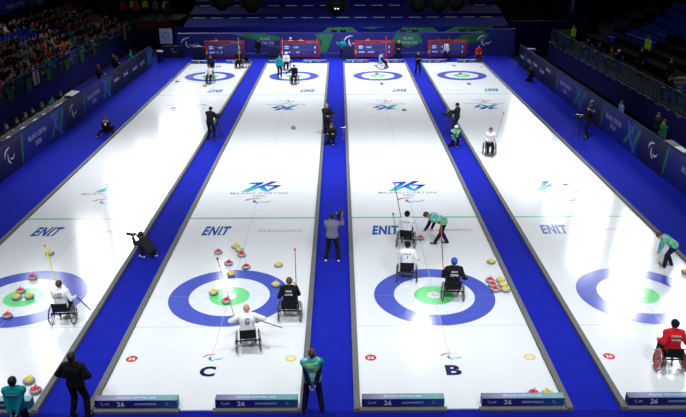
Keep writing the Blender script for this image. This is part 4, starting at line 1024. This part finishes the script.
# white square sign and bin
SIGN = mat('sign_pale', (190, 205, 225), rough=.6, noise=.03)
t = thing('square_sign', 'white square sign with pale blue emblem by the far audience-side corner', 'sign', (-11.1, 43.0, 0), R_(-6))
MB().box((0, 0, 1.78), (1.05, .08, 1.22)).obj('sign_board', SIGN, t)
MB().ring((0, 0, 0), .16, .34, 24)
mbx = MB(); mbx.ring((0, 0, 0), .20, .30, 24); mbx.v = [V((p.x, -.045, 1.85 + p.y)) for p in mbx.v]; mbx.obj('round_emblem', mat('sign_blue', (110, 160, 205), rough=.6), t, 'flat2d')
text('sign_writing', 'CURLING', .5, .1, frame((0, -.046, 1.38), (1, 0, 0), (0, 0, 1)), MATS['sign_blue'], t, bold=.01)
for s in (-1, 1): MB().cyl((s * .4, .06, 0), (s * .4, .06, 1.2), .025).obj('leg', BLACK, t, True)
t = thing('litter_bin', 'dark bin with pale lid at the far end of the audience-side barrier', 'bin', (-11.3, 41.2, -.03))
MB().lathe([(.24, 0), (.28, .8), (.28, .82)], n=20).obj('bin_body', BAR_NAVY, t, True); MB().lathe([(.29, .82), (.28, .9), (.1, .94)], n=20).obj('lid', SIGN, t, True)
cb = thing('corner_barrier', 'short dark printed barrier between bin and far wall', 'barrier', (-10.6, 42.9, 0))
MB().box((0, 0, .5), (1.9, .08, 1.05)).obj('printed_panel', BAR_NAVY, cb); agitos('crescent_emblem', frame((.1, -.05, .62), (1, 0, 0), (0, 0, 1)), (.5, .45), (DIMWHITE,), cb, one=True)

# ------------------------------------------------------------------ press tables behind the left barrier
def table(label, x, y, w, l, h, m):
    t = thing('press_table', label, 'table', (x, y, -.03))
    MB().box((0, 0, h), (w, l, .04)).obj('table_top', m, t)
    for sx in (-1, 1):
        for sy in (-1, 1): MB().box((sx * (w / 2 - .05), sy * (l / 2 - .08), h / 2), (.05, .05, h)).obj('leg', BLACK, t)
    return t
TBL = mat('table_dark', (40, 42, 52), rough=.6)
ly = 13.2
for i in range(4): table('dark press table behind the barrier, %s from the near end' % ORD[i + 1], -12.35, 14.4 + i * 2.45, .8, 2.35, 1.18, TBL)
for y, w, lab in ((13.9, .3, 'white sheet on the press table nearest the viewer'), (15.6, .4, 'white papers on the first press table, far end'), (17.2, .45, 'white papers on the second press table'), (18.4, .25, 'small white notes on the second press table'), (20.4, .7, 'white papers before the person in navy on the third press table'), (21.0, .3, 'open white binder on the third press table')):
    o = MB().box((-12.2, y, 1.185), (.28, w, .02)).obj('paper_stack', PAPER); tag(o, lab, 'papers')
t = MB().box((-12.25, 23.0, 1.30), (.55, 1.3, .03), Matrix.Rotation(.12, 3, 'Y')).obj('white_board', PAPER); tag(t, 'large white board lying at the end of the press tables', 'board')
t = thing('board_stand', 'dark cabinet carrying the large white board', 'cabinet', (-12.3, 23.0, -.03)); MB().box((0, 0, .64), (.5, 1.2, 1.26)).obj('cabinet_body', TBL, t); MB().box((.26, 0, .7), (.02, 1.0, .9)).obj('door', BAR_NAVY, t)
for i, (y, top) in enumerate(((14.0, 'black'), (15.0, 'charcoal'), (16.2, 'black'), (17.4, 'darkgrey'), (18.3, 'black'), (19.6, 'charcoal'), (21.2, 'teal'), (22.5, 'black'))):
    lab = 'person in %s at the press tables behind the barrier, %s from the near end' % (CN.get(top, top), ORD[i + 1])
    person(lab, (-12.95, y, .22), R_(-90 + (i % 3 - 1) * 12), p_sit(lean=.25, feet={'L': V((-.1, .3, .12)), 'R': V((.1, .3, .12))}, hands={'L': V((-.12, .42, .94)), 'R': V((.12, .42, .94))}), top=top, legsc='black', hair=('black', 'brown')[i % 2], vox=.022)
    ch = thing('stool', 'high stool behind the press tables, %s from the near end' % ORD[i + 1], 'stool', (-12.95, y, -.03))
    MB().cyl((0, 0, .68), (0, 0, .72), .19, .19, 16).obj('seat', BLACK, ch); MB().cyl((0, 0, .02), (0, 0, .68), .03).obj('stem', BLACK, ch); MB().cyl((0, 0, 0), (0, 0, .02), .2, .2, 16).obj('base', BLACK, ch)
    MB().torus((0, 0, .30), (0, 0, 1), .17, .012, 20, 6).obj('foot_ring', BLACK, ch)
for x, y, top, lab in ((-12.95, 30.2, 'black', 'person in black standing with clipboard behind the sponsor panels'), (-13.1, 34.4, 'black', 'taller person in black standing behind the sponsor panels'), (-12.6, 33.4, 'charcoal', 'person in charcoal beside the taller one behind the sponsor panels'), (-12.4, 36.4, 'teal', 'fair-haired person in teal behind the last sponsor panel')):
    person(lab, (x, y, -.03), R_(-80), p_stand(hands={'L': V((-.15, .34, 1.05)), 'R': V((.15, .34, 1.08))}), top=top, legsc='black', hair='brown', vox=.022, scale=1.04)

# ------------------------------------------------------------------ right side
RX = 20.8; RZ = 1.42
rs = thing('grandstand', 'stand with rows of empty blue seats and a wide walkway', 'grandstand', (RX, 26, 0))
MB().box((1.4, 0, RZ / 2), (2.8, 32, RZ)).obj('walkway', CONC, rs)
for k in range(6):
    MB().box((3.2 + .85 * k, 0, (2.0 + .42 * k) / 2), (.85, 32, 2.0 + .42 * k)).obj('step', CONC, rs)
sk = thing('stand_skirt', 'dark blue skirt wall with short white dashes below the empty stand', 'panel', (RX - .08, 26, 0))
MB().box((0, 0, .68), (.08, 32, 1.42)).obj('skirt_panel', SKIRT, sk)
y = -14.5
while y < 15:
    MB().box((-.045, y, 1.30), (.006, .55, .03)).obj('white_dash', DIMWHITE, sk); y += 1.35
railing('grey rail with paired posts and glass along the empty stand', RX, 10.4, 41.8, RZ, RAILG, 0, 1.95, .45)
for k in range(6):
    ya, yb = [(35.8, 37.4), (30.8, 36.0), (31.2, 35.8), (29.5, 35.9), (30.0, 36.3), (32.5, 37.2)][k]
    n = int((yb - ya) / .56)
    for i in range(n):
        s = bpy.data.objects.new('stadium_seat', SM); COL.objects.link(s); s.location = (RX + 3.25 + .85 * k, yb - i * .56, 2.0 + .42 * k); s.rotation_euler.z = PI / 2
        tag(s, 'empty blue seat in the %s row of the empty stand, %s from its far end' % (ORD[k + 1], ordinal(i + 1)), 'seat', 'rows of empty blue seats')
# glass partition at the far end of seats
gp = thing('glass_partition', 'tall glass partition with grey posts at the far end of the seat rows', 'partition', (RX + 2.6, 38.2, RZ))
for i in range(5):
    b0 = max(0, .6 + .5 * i); b0 = b0 if i else 0
    MB().box((i * 1.1, 0, (b0 + 1.8 + .4 * i) / 2), (.06, .06, 1.8 + .4 * i - b0)).obj('post', RAILG, gp)
    if i < 4: MB().box((i * 1.1 + .55, 0, (b0 + .65 + 1.8 + .4 * i) / 2), (1.0, .015, 1.1 + .4 * i - b0 )).obj('glass_panel', GLASS, gp)
MB().tube([(0, 0, 1.8), (4.4, 0, 3.4)], .03).obj('top_rail', RAILG, gp, True)
st = thing('staircase', 'pale grey steps on the walkway beside the rail', 'stairs', (RX + 2.25, 21.5, RZ))
for i in range(4): MB().box((0, i * .42, .09 * (i + 1)), (1.0, .42, .18 * (i + 1))).obj('step', mat('step_grey', (110, 110, 112), rough=.8), st)
for x, y, top, pose, lab in ((21.6, 38.6, 'hivis', 0, 'steward in yellow vest by the green screen at the far end of the rail'), (21.7, 35.0, 'black', 1, 'person in black seated at the rail past the steward'), (21.8, 32.8, 'black', 1, 'person seated at the rail, second past the steward'),
    (21.9, 30.6, 'brown', 1, 'brown-jacketed person at the rail of the empty stand'), (22.0, 29.6, 'black', 1, 'person in black and white cap at the rail of the empty stand'), (23.4, 28.6, 'hivis', 0, 'steward in yellow vest before the glass by the blue seats'),
    (22.7, 27.6, 'black', 0, 'person in dark clothes standing beside the middle steward'), (22.9, 23.6, 'navy', 0, 'person in dark jacket standing on the walkway near the pale steps'), (21.7, 20.6, 'black', 1, 'person in black beside the blue jacket at the rail'), (22.1, 19.6, 'blue', 1, 'person in blue jacket seated at the rail'), (27.0, 26.2, 'white', 1, 'person in white sitting among the blue seats'), (26.4, 24.4, 'green', 1, 'person in green sitting among the blue seats')):
    zz = RZ if x < 23.3 else 2.0 + .42 * max(0, round((x - RX - 3.2) / .85))
    person(lab, (x, y, zz), R_(90) if pose == 1 else R_(110), p_stand() if pose == 0 else p_sit(z=.50, feet=sf), top=top, legsc='black', hair='brown', vox=.025, hat='white' if 'cap' in lab else None)
    if pose == 1 and x < 23:
        s = bpy.data.objects.new('stadium_seat', SM); COL.objects.link(s); s.location = (x + .05, y, RZ); s.rotation_euler.z = PI / 2
        nseat = globals().get('nseat', 0) + 1
        tag(s, 'occupied blue seat along the grey rail, %s from the far end' % ORD[nseat], 'seat', 'seats along the rail')
gs = thing('green_screen', 'small green lit panel at the far end of the rail', 'panel', (21.5, 40.2, RZ)); MB().box((0, 0, .55), (1.4, .08, 1.1)).obj('panel_face', mat('screen_green', (30, 110, 80), rough=.5), gs); MB().box((0, .05, .55), (1.5, .05, 1.2)).obj('panel_frame', BLACK, gs)
# floor people behind right barrier
for x, y, top, lab in ((18.9, 20.0, 'lightblue', 'person in light blue behind the empty-seat-side barrier'), (19.3, 16.0, 'charcoal', 'person in dark top with white cloth behind the barrier'), (19.0, 14.6, 'green', 'person in green top behind the barrier, nearest the viewer')):
    person(lab, (x, y, -.03), R_(95), p_stand() if y < 17 else p_stand(pelz=.78), top=top, legsc='black', hair='brown', vox=.022, scale=1.04 if y < 17 else .95)
table('dark table behind the empty-seat-side barrier, nearest the viewer', 18.35, 11.6, .7, 2.6, 1.2, TBL)
o = MB().box((18.3, 11.2, 1.22), (.5, .9, .05)).obj('paper_stack', PAPER); tag(o, 'large white papers on the table behind the empty-seat-side barrier', 'papers')
# low dark bench rail between barrier and skirt
t = thing('cable_tray', 'long dark cable tray on the floor between barrier and skirt', 'cable tray', (19.6, 27, -.03)); MB().box((0, 0, .06), (.4, 24, .1)).obj('tray_body', DARKFLOOR, t); MB().box((-.2, 0, .13), (.03, 24, .05)).obj('tray_edge', BROWN, t)
# blue crate and dark wall at the far right
t = thing('plastic_crate', 'bright blue crate behind the far end of the empty-seat-side barrier', 'crate', (19.1, 42.0, 0)); MB().box((0, 0, .38), (.95, .5, .78)).obj('crate_body', mat('crate_blue', (30, 80, 190), rough=.5), t)
for i in range(3): MB().box((0, -.255, .16 + i * .24), (.85, .015, .05)).obj('crate_rib', mat('crate_rib', (50, 110, 220), rough=.5), t)
MB().box((0, 0, .79), (.99, .54, .04)).obj('crate_rim', mat('crate_rib', (50, 110, 220)), t)
dw = thing('corner_wall', 'dark navy wall in the far corner beside the empty stand', 'wall panel', (21.6, 46.2, 0)); MB().box((0, 0, 1.25), (7.0, .15, 2.5)).obj('navy_panel', TARP2, dw); MB().box((0, 0, 2.52), (7.0, .2, .05)).obj('top_cap', BAR_CAP, dw)
rw = MB().box((22.0, 56, 2.6), (9.0, .2, 4.6)).obj('dark_backdrop', mat('backdrop_brown', (40, 16, 14), rough=.9, noise=.3, scale=.4)); tag(rw, 'dark red-brown backdrop beyond the far corner wall', 'backdrop')
bp = thing('tall_banner', 'tall dark blue banner with upright pale writing beyond the rail', 'banner', (25.6, 52, 0)); MB().box((0, 0, 2.6), (3.4, .1, 5.2)).obj('banner_cloth', TARP2, bp)
text('banner_writing', 'CORTINA', 1.6, .3, frame((-.2, -.06, 3.4), (0, 0, 1), (-1, 0, 0)), DIMWHITE, bp)

# ------------------------------------------------------------------ hanging stage lights above the near end
for i, (x, y, z) in enumerate(((1.51, -8, 9.30), (1.98, -8, 9.26), (3.33, -8, 9.22), (4.62, -8, 9.26), (4.95, -8, 9.26), (5.22, -8, 9.28))):
    t = thing('stage_light', 'black moving-head stage light hanging from the truss, %s from the audience side' % ORD[i + 1], 'stage light', (x, y, 0), 0, 'stage lights on the truss')
    t.location.z = z
    MB().ell((0, 0, .12), (.125, .125, .14), None, 18, 10).obj('lamp_head', MATTE, t, True)
    for s in (-1, 1): MB().box((s * .15, 0, .22), (.05, .11, .30)).obj('yoke_arm', MATTE, t)
    MB().box((0, 0, .43), (.38, .30, .16)).obj('base', MATTE, t); MB().tube([(0, 0, .49), (0, 0, .72)], .02).obj('clamp', MATTE, t)
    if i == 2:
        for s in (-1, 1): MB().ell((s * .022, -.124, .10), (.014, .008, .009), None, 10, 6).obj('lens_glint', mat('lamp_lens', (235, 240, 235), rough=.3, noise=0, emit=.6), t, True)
tr = thing('lighting_truss', 'black lighting truss across the hall above the near ends', 'truss', (3.3, -8, 10.05))
for yy, zz in ((-.15, 0), (.15, 0), (0, .28)): MB().tube([(-9, yy, zz), (9, yy, zz)], .025).obj('chord', MATTE, tr, True)
br = MB(); n = 36
for i in range(n):
    xx = -9 + 18 * i / n; yv = (-.15, .15)[i % 2]; br.tube([(xx, yv, 0), (xx + .25, 0, .28)], .012, 5); br.tube([(xx + .25, 0, .28), (xx + .5, -yv, 0)], .012, 5)
br.obj('lattice', MATTE, tr)
for x in (-8, 8): MB().tube([(x, 0, .28), (x, 0, 6.9)], .01).obj('suspension_cable', MATTE, tr)

# ------------------------------------------------------------------ lights
def area(name, loc, target, size, power, color=(1, 1, 1), spread=110, sy=None):
    L = bpy.data.lights.new(name, 'AREA'); L.energy = power; L.color = color; L.size = size; L.spread = R_(spread)
    if sy: L.shape = 'RECTANGLE'; L.size_y = sy
    o = bpy.data.objects.new(name, L); COL.objects.link(o); o.location = loc
    o.rotation_euler = (V(target) - V(loc)).to_track_quat('-Z', 'Y').to_euler(); return o
LC = (0.93, 0.97, 1.0)
K = 0.62
# two lines of floodlights beyond the sides of the ice, aimed back along the sheets
for y, p, q in ((10, .25, .06), (20, .06, .14), (29, .10, .22), (38, .30, .26), (47, .13, .10), (57, .22, .20), (66, .22, .20)):
    area('flood_audience_side', (-14.4, y, 13), (-5.6, y - 22, 0), 2.0, 850 * K * p, LC, 60, 7.5)
    area('flood_empty_side', (24.5, y, 13), (13, y - 22, 0), 2.2, 800 * K * q, LC, 60, 7.5)
# rows straight over the sheets
for x in (-6.5, 0, 6.2, 12.5):
    for y in (-4, 12, 27, 42): area('flood_over_ice', (x, y, 15.5), (x, y + (2 if y < 40 else -4), 0), 1.2, {-4: 225, 12: 490, 27: 450, 42: 560}[y] * K, LC, 72, 1.2)
area('flood_over_ice', (-4.5, 26.0, 12.5), (0, 8, 0), .35, 28 * K, LC, 80, .8)
area('flood_over_ice', (8.2, 18.8, 12.5), (6, 4, 0), .5, 120 * K, LC, 80, .8)

for x in (-5, 4, 12): area('near_end_fill', (x, -15, 15), (x, 6, 0), 2.0, 290, LC, 72, 1.2)  # added fill lights, no known fixtures; brighten the backs turned to the camera
area('far_wall_fill', (3.6, 33, 15), (3.6, 47, 1.5), 1.5, 560, (.85, .9, 1.0), 75, 14.0)  # added fill that lifts the dark far wall and tiers, no known fixture
area('banner_fill', (-16.5, 33, 9), (-21.6, 34, 4.6), .6, 30, (.9, .93, 1.0), 80, 14.0)  # extra fill added only to brighten the banner
area('stand_wash', (27.5, 24, 10), (24.5, 27, 2.5), 1.0, 25, (.9, .93, 1.0), 90, 12.0)

wd = bpy.data.worlds.new('World'); sc.world = wd; wd.use_nodes = True
wd.node_tree.nodes['Background'].inputs[0].default_value = (.03, .035, .06, 1); wd.node_tree.nodes['Background'].inputs[1].default_value = .5

# ------------------------------------------------------------------ camera
cd = bpy.data.cameras.new('Camera'); cam = bpy.data.objects.new('Camera', cd); COL.objects.link(cam); sc.camera = cam
cd.sensor_width = 36; cd.sensor_fit = 'HORIZONTAL'; cd.lens = 742.994 * 36 / 686; cd.clip_end = 300
pit, yaw, rol = 0.36700, 0.004246, -0.003277
fwv = V((math.sin(yaw) * math.cos(pit), math.cos(yaw) * math.cos(pit), -math.sin(pit)))
rt = V((math.cos(yaw), -math.sin(yaw), 0)); upv = rt.cross(fwv)
r2 = rt * math.cos(rol) + upv * math.sin(rol); u2 = -rt * math.sin(rol) + upv * math.cos(rol)
M = Matrix.Identity(4)
for i in range(3): M[i][0] = r2[i]; M[i][1] = u2[i]; M[i][2] = -fwv[i]
M[0][3], M[1][3], M[2][3] = 3.3683, -20.1324, 10.577
cam.matrix_world = M
vs = sc.view_settings; vs.view_transform = 'Standard'; vs.look = 'None'; vs.exposure = 0.1; vs.gamma = 1.0; vs.use_curve_mapping = False
